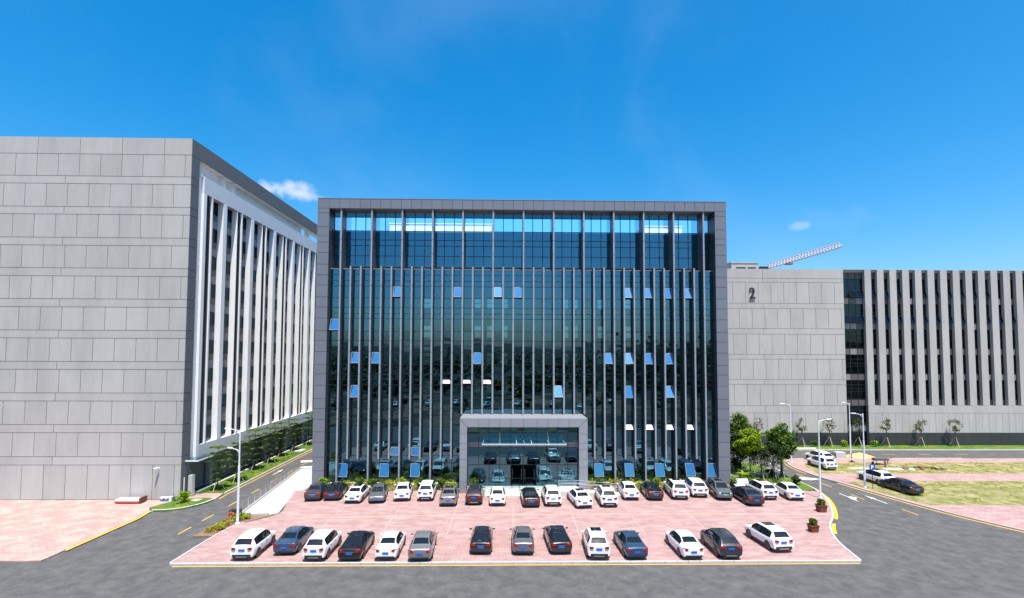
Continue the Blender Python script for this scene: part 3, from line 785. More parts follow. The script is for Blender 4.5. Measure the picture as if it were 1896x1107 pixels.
# its glazed wall, doors and canopy
EX = [ix0, -3.96, -2.73, -1.5, -0.23, 1.25, 2.75, 3.99, 5.21, 6.45, ix1]
EZ = [7.44, 6.71, 5.71, 5.02, 3.93, 3.03, 1.47, 0.62]
for x in EX: box('mullion', x - .035, x + .035, YE - .05, YE + .06, .6, 7.45, 'mullion', B)
for z in EZ: box('transom', ix0, ix1, YE - .04, YE + .05, z - .03, z + .03, 'mullion', B)
for i in range(10):
    for r in range(7):
        z1, z0 = EZ[r] - .03, EZ[r + 1] + .03
        x0, x1 = EX[i] + .035, EX[i + 1] - .035
        if r == 2: box('fascia_panel', x0, x1, YE - .03, YE + .02, z0, z1, 'cladding', B)
        elif i in (4, 5) and r >= 5: continue
        else: pane(x0, x1, YE, z0, z1, PANE, B, 'entrance_pane')
for k, (x0, x1) in enumerate(((-.19, .5), (.53, 1.21), (1.29, 2.0), (2.03, 2.71))):
    # leaves stand open into the lobby
    hx = x0 if k % 2 == 0 else x1
    sgn = 1 if k % 2 == 0 else -1
    w = x1 - x0
    d = MB().box(0 if sgn > 0 else -w, .05 if sgn > 0 else -w + .05, -.02, .02, 0, 2.36).box(w - .05 if sgn > 0 else -.05, w if sgn > 0 else 0, -.02, .02, 0, 2.36)
    a, b = (.05, w - .05) if sgn > 0 else (-w + .05, -.05)
    d.box(a, b, -.02, .02, 0, .08).box(a, b, -.02, .02, 2.3, 2.36)
    o = obj('entrance_door', mesh('door_frame', d.v, d.f, 'mullion'), B, (hx, YE, .64), (0, 0, R(78) * sgn))
    obj('door_pane', mesh('door_pane', [(a, 0, .08), (b, 0, .08), (b, 0, 2.3), (a, 0, 2.3)], [(0, 1, 2, 3)], 'glass_dark'), o, world_loc=False)
    e = (w - .12) * sgn
    hd = MB().tube((e, -.05, .55), (e, -.05, 1.75), .022).tube((e, -.05, .7), (e, 0, .7), .012).tube((e, -.05, 1.6), (e, 0, 1.6), .012)
    hd.local('door_handle', 'steel', o)
lob = MB().box(ix0 - .0, ix1, YE + .1, 6.0, .45, .58).box(ix0, ix1, 6.0, 6.2, .6, 4.5)
lob.build('lobby', 'interior', B)
# glass canopy
cn = MB()
for x in (-3.4, -1.5, .4, 1.25, 2.1, 4.0, 5.85): cn.box(x - .04, x + .04, -5.5, YE - .06, 5.82, 5.9)
cn.box(-3.5, 5.95, -5.56, -5.5, 5.78, 5.94)
can = cn.build('entrance_canopy', 'lamp_paint', B)
for a, b in ((-3.5, -1.52), (-1.48, .38), (.42, 2.08), (2.12, 3.98), (4.02, 5.95)):
    box('canopy_pane', a, b, -5.62, YE - .1, 5.955, 5.975, 'glass_canopy', can)
for x in (-1.5, 4.0): MB().tube((x, YE - .05, 7.1), (x, -5.2, 5.95), .035).build('canopy_rod', 'steel', can)

# entrance steps and the ramp beside them
ST = empty('entrance_steps', (1, -4.5, 0)); tag(ST, 'pale stone steps rising to the glazed entrance', 'steps')
for k in range(4):
    box('step', -3.1, 5.1, -5.3 + .4 * k, YE + .06 if k == 3 else -5.3 + .4 * (k + 1) + .02, 0.0 + (0 if k else -.02), .15 * (k + 1), 'stone_pale', ST)
box('landing', -5.2, -3.12, -4.1, YE - .06, 0, .6, 'stone_pale', ST); box('landing', 5.12, 7.6, -3.95, YE - .06, 0, .6, 'stone_pale', ST)
RP = empty('entrance_ramp', (9, -4.5, 0)); tag(RP, 'pale stone wheelchair ramp with steel handrails right of the entrance steps', 'ramp')
rv = [(5.12, -5.3, 0), (5.12, -5.3, .6), (7.0, -5.3, .6), (14.0, -5.3, .03), (14.0, -5.3, 0), (5.12, -4.0, 0), (5.12, -4.0, .6), (7.0, -4.0, .6), (14.0, -4.0, .03), (14.0, -4.0, 0)]
mbr = MB(); mbr.v = rv; mbr.f = [(0, 4, 3, 2, 1), (5, 6, 7, 8, 9), (1, 2, 7, 6), (2, 3, 8, 7), (0, 1, 6, 5), (3, 4, 9, 8), (0, 5, 9, 4)]
mbr.build('ramp_slab', 'stone_pale', RP)
for yy in (-5.25, -4.05):
    for zz in (.55, .95): MB().tube((5.2, yy, .6 + zz), (7.0, yy, .6 + zz), .028).build('handrail', 'steel', RP); MB().tube((7.0, yy, .6 + zz), (13.8, yy, .05 + zz), .028).build('handrail', 'steel', RP)
    for x in (5.2, 7.0, 8.7, 10.4, 12.1, 13.8):
        zb = .6 if x <= 7 else .6 - (x - 7) / 7 * .57
        MB().tube((x, yy, zb), (x, yy, zb + .97), .026).build('post', 'steel', RP)

# ------------------------------------------------------------------ left building
X0, YB, HL, YF = -36.16, -5.95, 40.0, 46.0
XW = -64.0
A = empty('concrete_building', (-45, 0, 0))
tag(A, 'tall grey panelled block with white fins along its side, beside the narrow road', 'building')
core = MB()
core.box(XW, X0 - 1.2, YB + .06, YF, 0, 36.35)                       # mass
core.box(X0 - 1.2, X0 - .06, YB + .06, -4.5, 0, HL - .05)            # corner pier
core.box(XW, X0 - 1.2, YB + .06, YB + .5, 36.35, HL - .05)           # end parapet
core.build('core', 'joint_grey', A)
# end wall panels
JZL = [38.08, 35.58, 34.71, 32.11, 31.25, 28.65, 27.78, 25.25, 24.35, 21.82, 20.92, 18.36, 17.49, 14.93, 14.06, 11.50, 10.62, 8.08, 7.19, 4.62, 3.72, 0.0]
g = 0.028
def row_panels(z0, z1, xs):
    xs = sorted(xs)
    for a, b in zip(xs[:-1], xs[1:]): box('wall_panel', a + g, b - g, YB, YB + .055, z0 + g, z1 - g, 'concrete', A)
row_panels(38.08, HL, [XW] + [-39.23 - 4.65 * k for k in range(6)] + [X0])
for i in range(len(JZL) - 1):
    z1, z0 = JZL[i], JZL[i + 1]
    if i % 2 == 0:   # tall row, brick-bonded
        ph = -36.88 if (i // 2) % 2 == 0 else -38.04
        row_panels(z0, z1, [XW] + [ph - 2.33 * k for k in range(12) if ph - 2.33 * k > XW + .3] + [X0])
    else:
        row_panels(z0, z1, [XW, -50.0, X0])
# return of the corner on the side
JR = [HL] + JZL
for z1, z0 in zip(JR[:-1], JR[1:]):
    box('return_panel', X0 - .055, X0, YB + .0 + .06, -4.45, z0 + g, z1 - g, 'concrete_dark', A)
# roof beam over the terrace
for k in range(12):
    y0, y1 = -4.45 + 4.2 * k, -4.45 + 4.2 * (k + 1)
    box('beam_panel', X0 - .05, X0, y0 + g * .5, y1 - g * .5, 38.06, HL, 'concrete_dark', A)
box('roof_beam', X0 - 1.15, X0 - .055, -4.5, YF, 38.03, HL - .02, 'cream', A)
# terrace posts and wall behind the opening
for y in (-4.3, 0.9, 3.0):
    box('terrace_post', X0 - 1.0, X0 - .25, y, y + .55, 36.35, 38.03, 'cream', A)
box('terrace_wall', X0 - 1.1, X0 - .9, 4.9, 27.0, 36.35, 38.03, 'cream', A)
box('terrace_post', X0 - 1.0, X0 - .25, 28.6, 29.2, 36.35, 38.03, 'cream', A)
th = empty('roof_house', (-46, 6, 36.35)); tag(th, 'white roof house on the grey panelled block behind its terrace opening', 'roof house')
box('wall', -50.0, -38.6, -1.2, 26.0, 36.35, 39.05, 'white', th); box('roof', -50.1, -38.5, -1.3, 26.1, 39.05, 39.2, 'white', th)
# dark glazed slot between corner and white volume
box('slot_glass', X0 - .62, X0 - .58, -4.45, -3.98, .2, 36.5, 'glass_dark', A)
box('slot_back', X0 - 1.0, X0 - .7, -4.45, -3.98, 0, 36.5, 'dark', A)
for z in JZL[1:]: box('slot_transom', X0 - .6, X0 - .52, -4.45, -3.98, z - .04, z + .04, 'mullion', A)
box('slot_pier', X0 - 1.19, X0 - .35, -3.98, -3.42, 3.9, 36.5, 'white', A)
# white volume: bands, piers
W0 = -3.42
box('parapet_band', X0 - 1.15, X0, W0, YF, 34.57, 36.5, 'white_rough', A)
box('base_band', X0 - 1.15, X0, W0 + .35, YF, 3.78, 5.34, 'white_rough', A)
box('corner_pier', X0 - 1.15, X0, W0, -2.85, 3.78, 34.57, 'white', A)
PER = 6.92
WZ = [5.57 + 3.42 * k for k in range(9)]
WIN_F = None
def window(y0, y1, z0, z1, x, openable):
    """dark framed window: frame with panes below it in the tree"""
    global WIN_F
    w, h = y1 - y0, z1 - z0
    if WIN_F is None:
        t = .06; f = MB()
        f.box(-.04, .04, 0, t, 0, h).box(-.04, .04, w - t, w, 0, h).box(-.04, .04, t, w - t, 0, t).box(-.04, .04, t, w - t, h - t, h)
        f.box(-.04, .04, w * .48 - .03, w * .48 + .03, t, h - t).box(-.04, .04, t, w * .48 - .03, h * .72, h * .72 + .05)
        WIN_F = (w, h, mesh('window', f.v, f.f, 'mullion'))
    o = obj('window', WIN_F[2], A, (x, y0, z0), (0, 0, 0), (1, w / WIN_F[0], h / WIN_F[1]))
    obj('pane', PANE_D, o, (.0, WIN_F[0] * .5, WIN_F[1] * .5), (0, 0, R(90)), (WIN_F[0] * .96, 1, WIN_F[1] * .96), world_loc=False)
    if openable:
        s = MB(); sw = w * .46
        s.box(-.02, .02, -sw, -sw + .05, 0, h * .66).box(-.02, .02, -.05, 0, 0, h * .66).box(-.02, .02, -sw + .05, -.05, 0, .05).box(-.02, .02, -sw + .05, -.05, h * .66 - .05, h * .66)
        c = obj('open_casement', mesh('casement', s.v, s.f, 'mullion'), A, (x + .05, y1 - .08, z0 + .06), (0, 0, R(-55)))
        obj('pane', mesh('casement_pane', [(0, -sw + .05, .05), (0, -.05, .05), (0, -.05, h * .66 - .05), (0, -sw + .05, h * .66 - .05)], [(0, 1, 2, 3)], 'glass_dark'), c, world_loc=False)
LV = None
for k in range(7):
    y = -2.85 + PER * k
    # louvre screen
    if LV is None:
        s = MB()
        for i in range(int((34.57 - 5.34) / .22)):
            z = 5.36 + .22 * i
            s.v += [(0, 0, z), (0, 1.05, z), (.09, 1.05, z - .10), (.09, 0, z - .10), (0, 0, z - .02), (0, 1.05, z - .02), (.09, 1.05, z - .12), (.09, 0, z - .12)]
            b = 8 * i
            s.f += [(b, b + 1, b + 2, b + 3), (b + 7, b + 6, b + 5, b + 4), (b + 3, b + 2, b + 6, b + 7), (b, b + 3, b + 7, b + 4), (b + 1, b + 5, b + 6, b + 2)]
        LV = mesh('louvre_slats', s.v, s.f, 'louvre')
    lo = box('louvre_screen', X0 - .5, X0 - .30, y, y + 1.05, 5.35, 34.56, 'dark', A)
    sl = bpy.data.objects.new('slat_field', LV); col.objects.link(sl); sl.parent = A; sl.location = Vector((X0 - .25, y, 0)) - W[A]; W[sl] = Vector((X0 - .25, y, 0)); tag(sl, kind='stuff')
    box('side_fin', X0 - 1.15, X0, y + 1.06, y + 1.28, 5.345, 34.565, 'white', A)
    box('pier', X0 - 1.15, X0, y + 3.6, y + 4.39, 5.345, 34.565, 'white', A)
    # far reveal of the second recess, before the next louvre
    box('side_fin', X0 - 1.15, X0 - .0, y + PER - .09, y + PER - .005, 5.345, 34.565, 'white', A)
    for a, b in ((y + 1.285, y + 3.595), (y + 4.395, y + PER - .095)):
        box('recess_back', X0 - 1.19, X0 - .82, a, b, 5.345, 34.565, 'spandrel_grey', A)
        for wz in WZ:
            window(a + .02, b - .02, wz, min(wz + 1.67, 34.5), X0 - .74, random.random() < .3 and wz < 32)
            if wz < 32: box('spandrel_panel', X0 - .81, X0 - .735, a + .01, b - .01, wz + 2.62, wz + 3.40, 'spandrel', A)
            if wz < 32: box('sill_panel', X0 - .81, X0 - .72, a + .01, b - .01, wz + 1.70, wz + 2.60, 'spandrel_grey', A)
        box('recess_sill', X0 - .81, X0 - .01, a, b, 5.30, 5.37, 'white', A)
# shaded ground floor behind the band
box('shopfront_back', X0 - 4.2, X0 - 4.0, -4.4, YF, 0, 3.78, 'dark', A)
for k in range(24):
    y = -4.3 + 2.08 * k
    box('shopfront_mullion', X0 - 1.32, X0 - 1.24, y - .05, y + .05, .1, 3.8, 'mullion', A)
    pane_o = obj('shopfront_pane', PANE_D, A, (X0 - 1.28, y + 1.04, 1.95), (0, 0, R(90)), (1.96, 1, 3.6))
box('shopfront_transom', X0 - 1.31, X0 - 1.25, -4.3, YF, 2.6, 2.68, 'mullion', A)
box('shopfront_plinth', X0 - 1.5, X0 - 1.2, -4.4, YF, 0, .12, 'stone_pale', A)
for y in (0.2, 7.2, 14.2, 21.2, 28.2): box('column', X0 - .95, X0 - .35, y, y + .7, 0, 3.78, 'spandrel_grey', A)
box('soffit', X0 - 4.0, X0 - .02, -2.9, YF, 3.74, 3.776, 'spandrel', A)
# canopy over its side door, door post, kerb
cnp = MB().box(X0 - .7, X0 + 1.35, -5.2, -1.4, 3.98, 4.06).build('door_canopy', 'glass_canopy', A)
box('canopy_edge', X0 + 1.36, X0 + 1.42, -5.2, -1.4, 3.92, 4.08, 'lamp_paint', cnp); box('canopy_edge', X0 - .7, X0 + 1.35, -5.27, -5.21, 3.92, 4.08, 'lamp_paint', cnp)
box('door_post', X0 - .3, X0 - .1, -4.3, -3.95, 0, 2.75, 'spandrel_grey', A)
kerb_stones([(-36.0, 40), (-36.0, -3.3)], -0.05, 0.25, 0.0, 0.14, 1.4, name='kerb')
gp = empty('gate_panel', (-35.75, -4.7, 0)); tag(gp, 'pale grey cabinet standing at the side door of the panelled block', 'cabinet')
box('body', -35.95, -35.55, -5.0, -4.4, .02, 2.35, 'kerb', gp); box('door', -35.55, -35.53, -4.96, -4.44, .1, 2.28, 'stone_pale', gp)
wp = MB().tube((-36.0, -5.6, 0), (-36.0, -5.6, 2.3), .05).build('drain_pipe', 'lamp_paint', A)

# ------------------------------------------------------------------ right building
YR, HRB = 26.0, 31.15
Cb = empty('numbered_building', (60, YR, 0))
tag(Cb, 'pale panelled block marked 2 behind the far lawn', 'building')
XRL, XG0, XG1 = 31.0, 59.55, 63.38
# strips: wide glazed strip, then narrow ones between piers
narrow = [64.56 + 2.30 * k for k in range(15)]
cm = MB().box(XRL, XG0, YR + .06, 60, 0, HRB - .04).box(XG0, 100, YR + 1.2, 60, 0, HRB - .04)
cm.build('core', 'joint_grey', Cb)
JZR = [(29.48, 31.15, 0), (28.76, 29.48, 0), (25.0, 28.76, 1), (24.08, 25.0, 0), (20.53, 24.08, 2), (19.53, 20.53, 0), (15.95, 19.53, 1), (15.1, 15.95, 0), (11.53, 15.1, 2), (10.63, 11.53, 0), (6.99, 10.63, 1), (5.67, 6.99, 0), (2.22, 5.67, 2)]
for z0, z1, ty in JZR:
    if ty == 0: xs = [XRL, 45.0, XG0]
    else:
        ph = 39.58 if ty == 1 else 40.70
        xs = [XRL] + [ph + 2.286 * k for k in range(-3, 9) if XRL + .3 < ph + 2.286 * k < XG0 - .3] + [XG0]
    for a, b in zip(xs[:-1], xs[1:]): box('wall_panel', a + g, b - g, YR, YR + .055, z0 + g, z1 - g, 'concrete_pale', Cb)
for k in range(17):
    a, b = XRL + 1.68 * k, XRL + 1.68 * (k + 1)
    for z0, z1 in ((0.0, .75), (.75, 1.5), (1.5, 2.2)): box('plinth_stone', a + .01, b - .01, YR + .01, YR + .055, z0 + .01, z1 - .01, 'plinth', Cb)
box('roof_upstand', XRL, 100, YR + .02, YR + .5, HRB - .035, HRB + .02, 'concrete_pale', Cb)
# glazed strips
FZ = 4.53
def strip_glass(xs, zbot, y):
    for x in xs: box('mullion', x - .045, x + .045, y - .06, y + .06, zbot, 30.72, 'mullion', Cb)
    x0, x1 = xs[0], xs[-1]
    box('strip_back', x0 - .3, x1 + .3, y + .5, y + .55, zbot, 30.8, 'interior', Cb)
    box('strip_head', x0, x1, YR + .3, y + .1, 30.74, HRB - .05, 'concrete_pale', Cb)
    fl = 0
    while True:
        top = 29.60 - FZ * fl
        if top < zbot + .5: break
        rows = [(top - .05, top + 1.08, 'sp'), (top - .85, top - .05, 'gl'), (top - 1.6, top - .85, 'bl'), (top - 2.1, top - 1.6, 'gl'), (top - 3.45, top - 2.1, 'vt'), (top - 4.58 + 1.13, top - 3.45, 'gl')]
        for z0, z1, ty in rows:
            z0 = max(z0, zbot)
            if z1 <= z0 + .05: continue
            box('transom', x0, x1, y - .05, y + .05, z0 - .035, z0 + .035, 'mullion', Cb)
            for a, b in zip(xs[:-1], xs[1:]):
                if ty == 'sp': box('spandrel_panel', a + .05, b - .05, y - .02, y + .03, z0 + .04, z1 - .04, 'spandrel_grey' if random.random() < .3 else 'spandrel', Cb)
                elif ty == 'vt' and fl < 2 and random.random() < .85 and z1 - z0 > .8:
                    h = z1 - z0 - .08; w = b - a - .1
                    s = MB(); s.box(-w / 2, -w / 2 + .05, -.02, .02, -h, 0).box(w / 2 - .05, w / 2, -.02, .02, -h, 0).box(-w / 2 + .05, w / 2 - .05, -.02, .02, -.05, 0).box(-w / 2 + .05, w / 2 - .05, -.02, .02, -h, -h + .05)
                    o = obj('open_window', mesh('sash', s.v, s.f, 'mullion'), Cb, ((a + b) / 2, y - .08, z1 - .04), (R(-17), 0, 0))
                    obj('pane', PANE_D, o, (0, 0, -h / 2), (0, 0, 0), (w - .1, 1, h - .1), world_loc=False)
                else:
                    if ty == 'bl' and (fl != 2) and random.random() < .9: box('blind', a + .08, b - .08, y + .12, y + .14, z0 + .08, z1 - .05, 'blind', Cb)
                    if ty != 'bl' and fl == 3 and random.random() < .7: box('blind', a + .08, b - .08, y + .12, y + .14, z0 + .05, z1 - .05, 'blind', Cb)
                    obj('pane', PANE_D, Cb, ((a + b) / 2, y, (z0 + z1) / 2), (random.gauss(0, .001), 0, random.gauss(0, .001)), (b - a - .09, 1, z1 - z0 - .07))
        fl += 1
strip_glass([XG0, XG0 + 1.277, XG0 + 2.553, XG1], 0.1, YR + .65)
for i, x in enumerate(narrow):
    strip_glass([x, x + 1.08], 7.05, YR + .65)
    a = XG1 if i == 0 else narrow[i - 1] + 1.08
    box('pier', a, x, YR, YR + 1.19, 7.0, HRB, 'concrete_pale', Cb)
# lower wall right of the wide strip
for z0, z1 in ((5.67, 7.0), (2.22, 5.67)):
    xs = [XG1, 100] if z0 > 5 else [XG1] + [XG1 + 1.2 * k for k in range(1, 31)]
    for a, b in zip(xs[:-1], xs[1:]): box('wall_panel', a + g * .6, b - g * .6, YR, YR + .055, z0 + g, z1 - g, 'concrete_pale', Cb)
box('lower_wall', XG1, 100, YR + .06, YR + 1.19, 0, 6.98, 'joint_grey', Cb)
for k in range(21):
    a, b = XG1 + 1.68 * k, XG1 + 1.68 * (k + 1)
    box('plinth_stone', a + .01, b - .01, YR + .01, YR + .055, .01, 2.19, 'plinth', Cb)
# the numeral
tc = bpy.data.curves.new('numeral', 'FONT'); tc.body = '2'; tc.size = 2.72; tc.extrude = .05; tc.offset = 0.012
to = bpy.data.objects.new('numeral_text', tc); col.objects.link(to)
bpy.context.view_layer.update()
me2 = bpy.data.meshes.new_from_object(to.evaluated_get(bpy.context.evaluated_depsgraph_get()))
bpy.data.objects.remove(to)
me2.materials.clear(); me2.materials.append(M['dark'])
xsn = [v.co.x for v in me2.vertices]; zsn = [v.co.y for v in me2.vertices]
nx, nz = 1.12 / (max(xsn) - min(xsn)), 1.97 / (max(zsn) - min(zsn))
num = obj('numeral', me2, Cb, (42.44 - min(xsn) * nx, YR - .17, 25.81 - min(zsn) * nz), (R(90), 0, 0), (nx, nz, 1))
num['label'] = 'black raised figure 2'
for x, z in ((42.7, 25.95), (43.4, 25.95), (43.2, 27.4)): box('numeral_stud', x - .04, x + .04, YR - .14, YR, z - .04, z + .04, 'dark', Cb)
rh = empty('roof_house', (46.7, 36, HRB)); tag(rh, 'low pale roof house on top of the block marked 2', 'roof house')
box('wall', 44.05, 49.35, 36.0, 42, HRB, 34.0, 'concrete_pale', rh); box('roof', 43.9, 49.45, 35.9, 42.1, 34.0, 34.22, 'concrete_pale', rh)
for a, b in ((45.0, 46.9), (47.3, 48.9)): box('opening', a, b, 35.96, 36.0, 32.95, 33.2, 'dark', rh)

# ------------------------------------------------------------------ tower crane jib
K = empty('tower_crane', (75, 80, 0)); tag(K, 'red and white lattice crane jib rising behind the block marked 2', 'crane')
p0, p1 = Vector((75.2, 80, 40.6)), Vector((96.6, 80, 47.1))
d = (p1 - p0); up = Vector((-d.z, 0, d.x)).normalized()
def chord(o0, o1, r, m, name='chord'): MB().tube(o0, o1, r, n=6).build(name, m, K)
hh = 1.25
for s in (-.55, .55): chord(p0 + Vector((0, s, 0)), p1 + Vector((0, s, 0)), .13, 'crane_red')
chord(p0 + up * hh, p1 + up * hh, .10, 'crane_red')
N = 24
for i in range(N):
    a = p0 + d * (i / N); b = p0 + d * ((i + .5) / N); c = p0 + d * ((i + 1) / N)
    mb = MB()
    for s in (-.55, .55):
        o = Vector((0, s, 0)); mb.tube(a + o, b + up * hh, .06, n=5).tube(b + up * hh, c + o, .06, n=5)
    mb.build('lattice_bay', 'crane_white', K)
for i in (7, 10, 13, 16, 19, 22): 
    q = p0 + d * (i / N) + up * (hh + .15); box('lamp', q.x - .16, q.x + .16, 79.85, 80.15, q.z - .12, q.z + .12, 'crane_white', K)
q = p0 + d * .28; box('trolley', q.x - 1.0, q.x + .9, 79.4, 80.6, q.z - .62, q.z - .18, 'crane_red', K)
box('counterweight', 72.6, 74.8, 79.4, 80.6, 39.6, 41.05, 'dark', K)
box('slewing_deck', 74.8, 77.5, 79.2, 80.8, 39.2, 39.9, 'crane_red', K)
mast = MB()
for s in (-.8, .8):
    for t in (-.8, .8): mast.tube((76 + s, 80 + t, 0), (76 + s, 80 + t, 39.3), .13, n=5)
for i in range(18):
    z = i * 2.17
    for a, b in (((-.8, -.8), (.8, -.8)), ((.8, -.8), (.8, .8)), ((.8, .8), (-.8, .8)), ((-.8, .8), (-.8, -.8))):
        mast.tube((76 + a[0], 80 + a[1], z), (76 + b[0], 80 + b[1], z + 2.17), .07, n=4)
mast.build('mast', 'crane_red', K)
MB().tube(p0 + d * .3 - up * .2, p0 + d * .97 - up * .45, .03, n=4).build('cable', 'mullion', K)

# ------------------------------------------------------------------ cars
SED = dict(st=[(-2.30, .70, .44, .78, .82, .55), (-2.285, .82, .32, .92, .955, .64), (-2.16, .88, .25, .985, 1.04, .70), (-1.70, .90, .21, .985, 1.09, .69), (-0.95, .905, .20, .965, 1.405, .57), (-0.40, .905, .20, .945, 1.465, .585), (0.25, .905, .20, .935, 1.455, .59), (0.55, .905, .20, .93, 1.405, .585), (1.30, .90, .21, .93, 1.02, .71), (1.85, .88, .23, .85, .905, .69), (2.20, .80, .27, .71, .765, .61), (2.33, .64, .36, .56, .60, .50)],
           rg=(3.12, 3.94), ws=(7.08, 7.92), sg=(3.38, 7.72), ax=(-1.36, 1.38), tl=.86, pl=.66, py=-2.312, ty=-2.325, mz=1.0, my=.95, r=.33, L=2.33)
SUV = dict(st=[(-2.20, .76, .48, .92, .96, .60), (-2.20, .87, .36, 1.03, 1.07, .74), (-2.12, .90, .30, 1.08, 1.14, .76), (-1.62, .905, .27, 1.07, 1.565, .61), (-1.20, .91, .26, 1.05, 1.645, .63), (-.30, .91, .26, 1.02, 1.675, .645), (.35, .91, .26, 1.02, 1.645, .645), (.52, .91, .26, 1.02, 1.59, .635), (1.28, .905, .27, 1.01, 1.12, .75), (1.80, .89, .28, .96, 1.03, .73), (2.16, .83, .31, .82, .875, .65), (2.27, .70, .40, .64, .68, .55)],
           rg=(2.12, 2.94), ws=(7.08, 7.92), sg=(3.0, 7.70), ax=(-1.33, 1.33), tl=.98, pl=.86, py=-2.214, ty=-2.255, mz=1.12, my=.92, r=.36, L=2.27)
_car = {}
def car_grid(T):
    st = np.array(T['st']); n = len(st); sub = 6
    t = np.linspace(0, n - 1, (n - 1) * sub + 1)
    A_ = np.stack([np.interp(t, np.arange(n), st[:, k]) for k in range(6)], 1)
    for _ in range(2):
        S = A_.copy(); S[1:-1] = .25 * A_[:-2] + .5 * A_[1:-1] + .25 * A_[2:]; A_ = S
    rings = []
    for y, w, zb, be, ro, wr in A_:
        h = be - zb
        half = [(0, zb), (w * .86, zb), (w * .965, zb + .10 * min(1, h / .7)), (w, zb + h * .5), (w * .985, be - .09 * min(1, h / .7)), (w * .93, be), (wr + (w * .93 - wr) * .30, be + (ro - be) * .68), (wr, be + (ro - be) * .93), (wr * .88, ro - .004), (wr * .45, ro + .012), (0, ro + .018)]
        if ro - be < .2: pass
        ring = [(x, y, z) for x, z in half] + [(-x, y, z) for x, z in half[-2:0:-1]]
        rings.append(ring)
    return t, rings
def car_meshes(kind):
    if kind in _car: return _car[kind]
    T = SED if kind == 'sedan' else SUV
    t, rings = car_grid(T)
    m = len(rings[0]); V = [p for r in rings for p in r]
    F = {'body': [], 'rear_window': [], 'windscreen': [], 'side_l': [], 'side_r': [], 'fd_l': [], 'fd_r': [], 'rd_l': [], 'rd_r': []}
    tm = (t[:-1] + t[1:]) / 2
    for i in range(len(rings) - 1):
        for j in range(m):
            q = (i * m + j, i * m + (j + 1) % m, (i + 1) * m + (j + 1) % m, (i + 1) * m + j)
            jj = j if j < 10 else 19 - j
            key = 'body'
            if jj in (8, 9) and T['rg'][0] < tm[i] < T['rg'][1]: key = 'rear_window'
            elif jj in (8, 9) and T['ws'][0] < tm[i] < T['ws'][1]: key = 'windscreen'
            elif jj in (5, 6) and T['sg'][0] < tm[i] < T['sg'][1] and not 5.25 < tm[i] < 5.4: key = 'side_r' if j < 10 else 'side_l'
            elif jj in (2, 3, 4) and 5.38 < tm[i] < 7.62: key = 'fd_r' if j < 10 else 'fd_l'
            elif jj in (2, 3, 4) and 4.05 < tm[i] < 5.27: key = 'rd_r' if j < 10 else 'rd_l'
            F[key].append(q)
    F['body'] += [tuple(range(m))[::-1], tuple((len(rings) - 1) * m + j for j in range(m))]
    out = {}
    for k, fs in F.items():
        used = sorted({i for f in fs for i in f}); mp = {i: n for n, i in enumerate(used)}
        out[k] = ([V[i] for i in used], [tuple(mp[i] for i in f)[::-1] for f in fs])
    _car[kind] = out
    return out
_pm = {}
def cached(key, fn):
    if key not in _pm: _pm[key] = fn()
    return _pm[key]
def lens_mesh(sx, m):
    def f():
        mb = MB(); mb.v = [(0, 0, -.06), (.16, 0, -.075), (.30, .10, -.06), (.30, .10, .07), (.16, 0, .085), (0, 0, .05), (0, .12, -.06), (.16, .14, -.075), (.28, .3, -.05), (.28, .3, .06), (.16, .14, .085), (0, .12, .05)]
        mb.v = [(x * sx, y, z) for x, y, z in mb.v]
        mb.f = [(0, 1, 4, 5), (1, 2, 3, 4), (2, 8, 9, 3), (5, 4, 10, 11), (4, 3, 9, 10), (0, 6, 7, 1), (1, 7, 8, 2), (0, 5, 11, 6)]
        return mesh('lens', mb.v, mb.f, m)
    return cached(('lens', sx, m), f)
def wheel_meshes(r):
    def f():
        v = []; fs = []; n = 20
        prof = [(-.10, r * .62), (-.11, r * .9), (-.085, r), (.085, r), (.11, r * .9), (.10, r * .62)]
        for k in range(n):
            a = 2 * math.pi * k / n
            for x, q in prof: v.append((x, q * math.cos(a), q * math.sin(a)))
        p = len(prof)
        for k in range(n):
            for j in range(p - 1): fs.append((k * p + j, k * p + j + 1, ((k + 1) % n) * p + j + 1, ((k + 1) % n) * p + j))
        ty = mesh('tyre', v, fs, 'tyre', True)
        rb = MB().tube((-.085, 0, 0), (.085, 0, 0), r * .64, n=20)
        for k in range(5):
            a = 2 * math.pi * k / 5
        rim = mesh('rim', rb.v, rb.f, 'rim')
        hub = mesh('arch', *(lambda b: (b.v, b.f))(MB().tube((-.004, 0, 0), (.004, 0, 0), r * 1.16, n=22)), 'trim_black')
        return ty, rim, hub
    return cached(('wheel', r), f)
